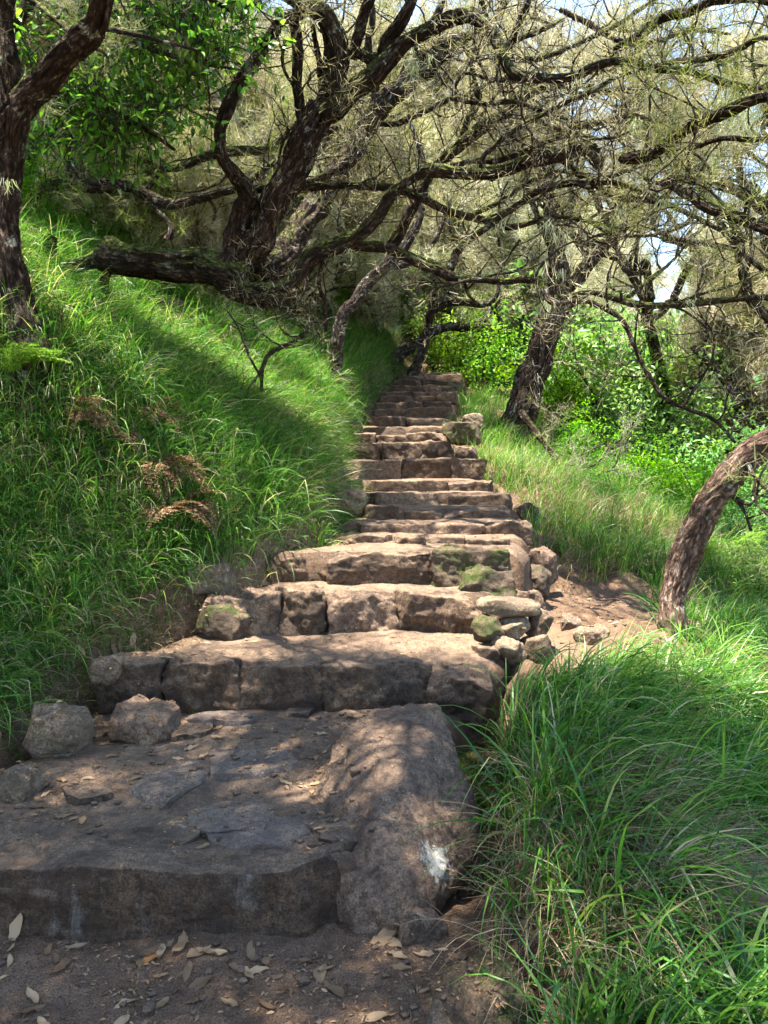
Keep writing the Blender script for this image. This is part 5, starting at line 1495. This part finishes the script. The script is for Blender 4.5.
def scatter(n, fx, y0, y1, size, label, group, keep=None):
    k = 0
    while k < n:
        y = rg.uniform(y0, y1); x = rg.uniform(*fx(y))
        if keep and not keep(x, y): continue
        tn = int(rg.integers(0, 5)); sz_ = rg.uniform(*size)
        xa, xb = fx(y); u = (x - xa) / (xb - xa); w = (y - y0) / (y1 - y0)
        lab = f"{['tiny', 'small', 'larger'][min(2, int(3 * (sz_ - size[0]) / (size[1] - size[0])))]} {['dark brown', 'brown', 'tan', 'light tan', 'pale'][tn]} leaf {label}, {['near', 'middle', 'far'][min(2, int(w * 3))]} {['left', 'centre', 'right'][min(2, int(u * 3))]} of it"
        place_leaf(x, y, sz_, int(rg.integers(0, 8)), TONES[tn], lab, group, rg)
        k += 1
scatter(60, lambda y: (-1.35, .45), 2.02, 2.46, (.035, .10), 'on the earth before the lowest step', 'dry leaves in front of the lowest step', lambda x, y: rg.random() < (.35 + .65 * (y > 2.3)))
scatter(42, lambda y: (-1.5, -.1), 2.62, 4.0, (.035, .085), 'on the lowest step', 'dry leaves on the lowest step')
scatter(16, lambda y: (-.28, -.14), 2.7, 3.6, (.03, .05), 'in the groove beside the boulder', 'dry leaves beside the boulder')
scatter(22, lambda y: (-1.4, .5), 4.1, 4.65, (.03, .06), 'on the second step', 'dry leaves on the second step')
scatter(40, lambda y: (np.interp(y, XLy, XLx) - .5, np.interp(y, XLy, XLx) - .02), 3.0, 5.4, (.04, .10), 'on earth below the left bank', 'dead leaves at the foot of the left bank')
scatter(22, lambda y: (.95, 2.1), 4.55, 6.1, (.03, .06), 'on the side path', 'dry leaves on the side path')
scatter(36, lambda y: (np.interp(y, XLy, XLx), np.interp(y, XRy, XRx)), 5.1, 9, (.03, .05), 'on the upper steps', 'dry leaves on the upper steps')
for px, py, s, tone, lab in [(152, 968, .085, 1.0, 'orange brown leaf in front of the lowest step at the left'), (385, 950, .12, .82, 'large pale leaf at the foot of the boulder'), (398, 948, .09, .55, 'reddish brown leaf folded under the foot of the boulder'),
                             (212, 965, .10, .93, 'broad cream leaf below the white streaks of the lowest slab'), (18, 950, .10, .9, 'curled pale leaf at the lower left edge'), (180, 955, .11, .75, 'curled tan leaf against the base of the lowest slab'), (165, 655, .09, .85, 'pale leaf on the earth bank above the second step')]:
    D = CAMZ / ((py - 480) / F)
    c = P(px, py, D) if py > 700 else P(px, py, 4.1)
    place_leaf(c[0], c[1], s, int(rg.integers(0, 8)), tone, lab, None, rg)

# crumbs, bits of twig and leaf: too many to count
lit = MB()
pp_, dd_, ss_ = [], [], []
def crumbs(n, fx, y0, y1, size):
    for _ in range(n):
        y = rg.uniform(y0, y1); x = rg.uniform(*fx(y))
        if fbm(np.array([[x * 4, y * 4, 0]]), 2, 77)[0] < rg.uniform(-.5, .3): continue
        p, nrm = drop(x, y)
        if p is None: continue
        pp_.append(np.array(p) + np.array(nrm) * .003); dd_.append(unit(rg.normal(size=3) * np.array([1, 1, .15]))); ss_.append(rg.uniform(*size))
crumbs(2600, lambda y: (-1.5, .5), 1.9, 2.48, (.008, .026))
crumbs(2600, lambda y: (-1.5, -.15), 2.6, 4.0, (.008, .024))
crumbs(900, lambda y: (-1.5, .5), 4.05, 4.7, (.01, .024))
crumbs(900, lambda y: (-.6, 1.0), 4.75, 8, (.01, .024))
crumbs(900, lambda y: (.9, 2.2), 4.5, 6.3, (.01, .026))
crumbs(4200, lambda y: (np.interp(y, XLy, XLx) - .7, np.interp(y, XLy, XLx) + .1), 2.6, 6.2, (.012, .04))
leaves(lit, np.array(pp_), np.array(dd_), np.array(ss_), rg, asp=.35)
tag(lit.build('leaf_litter', M['leaf']), 'crumbled leaf and twig litter on the earth', 'litter', kind='stuff')
peb = MB()
for k in range(420):
    reg = rg.integers(0, 3)
    if reg == 0: x, y = rg.uniform(-1.5, .5), rg.uniform(1.95, 2.47)
    elif reg == 1: x, y = rg.uniform(-1.5, .0), rg.uniform(2.65, 4.0)
    else: x, y = rg.uniform(.9, 2.1), rg.uniform(4.5, 6.2)
    p, nrm = drop(x, y)
    if p is None: continue
    s = rg.uniform(.004, .016) * (1.6 if rg.random() < .1 else 1)
    V, Fc = rock((s, s * .8, s * .6), 8, seed=int(rg.integers(0, 9999)), fine=0, cuts=3)
    peb.add(rotz(V, rg.uniform(0, 6)) + np.array(p), Fc)
tag(peb.build('pebbles', M['step']), 'loose pebbles and grit on the trodden earth', 'pebbles', kind='stuff')
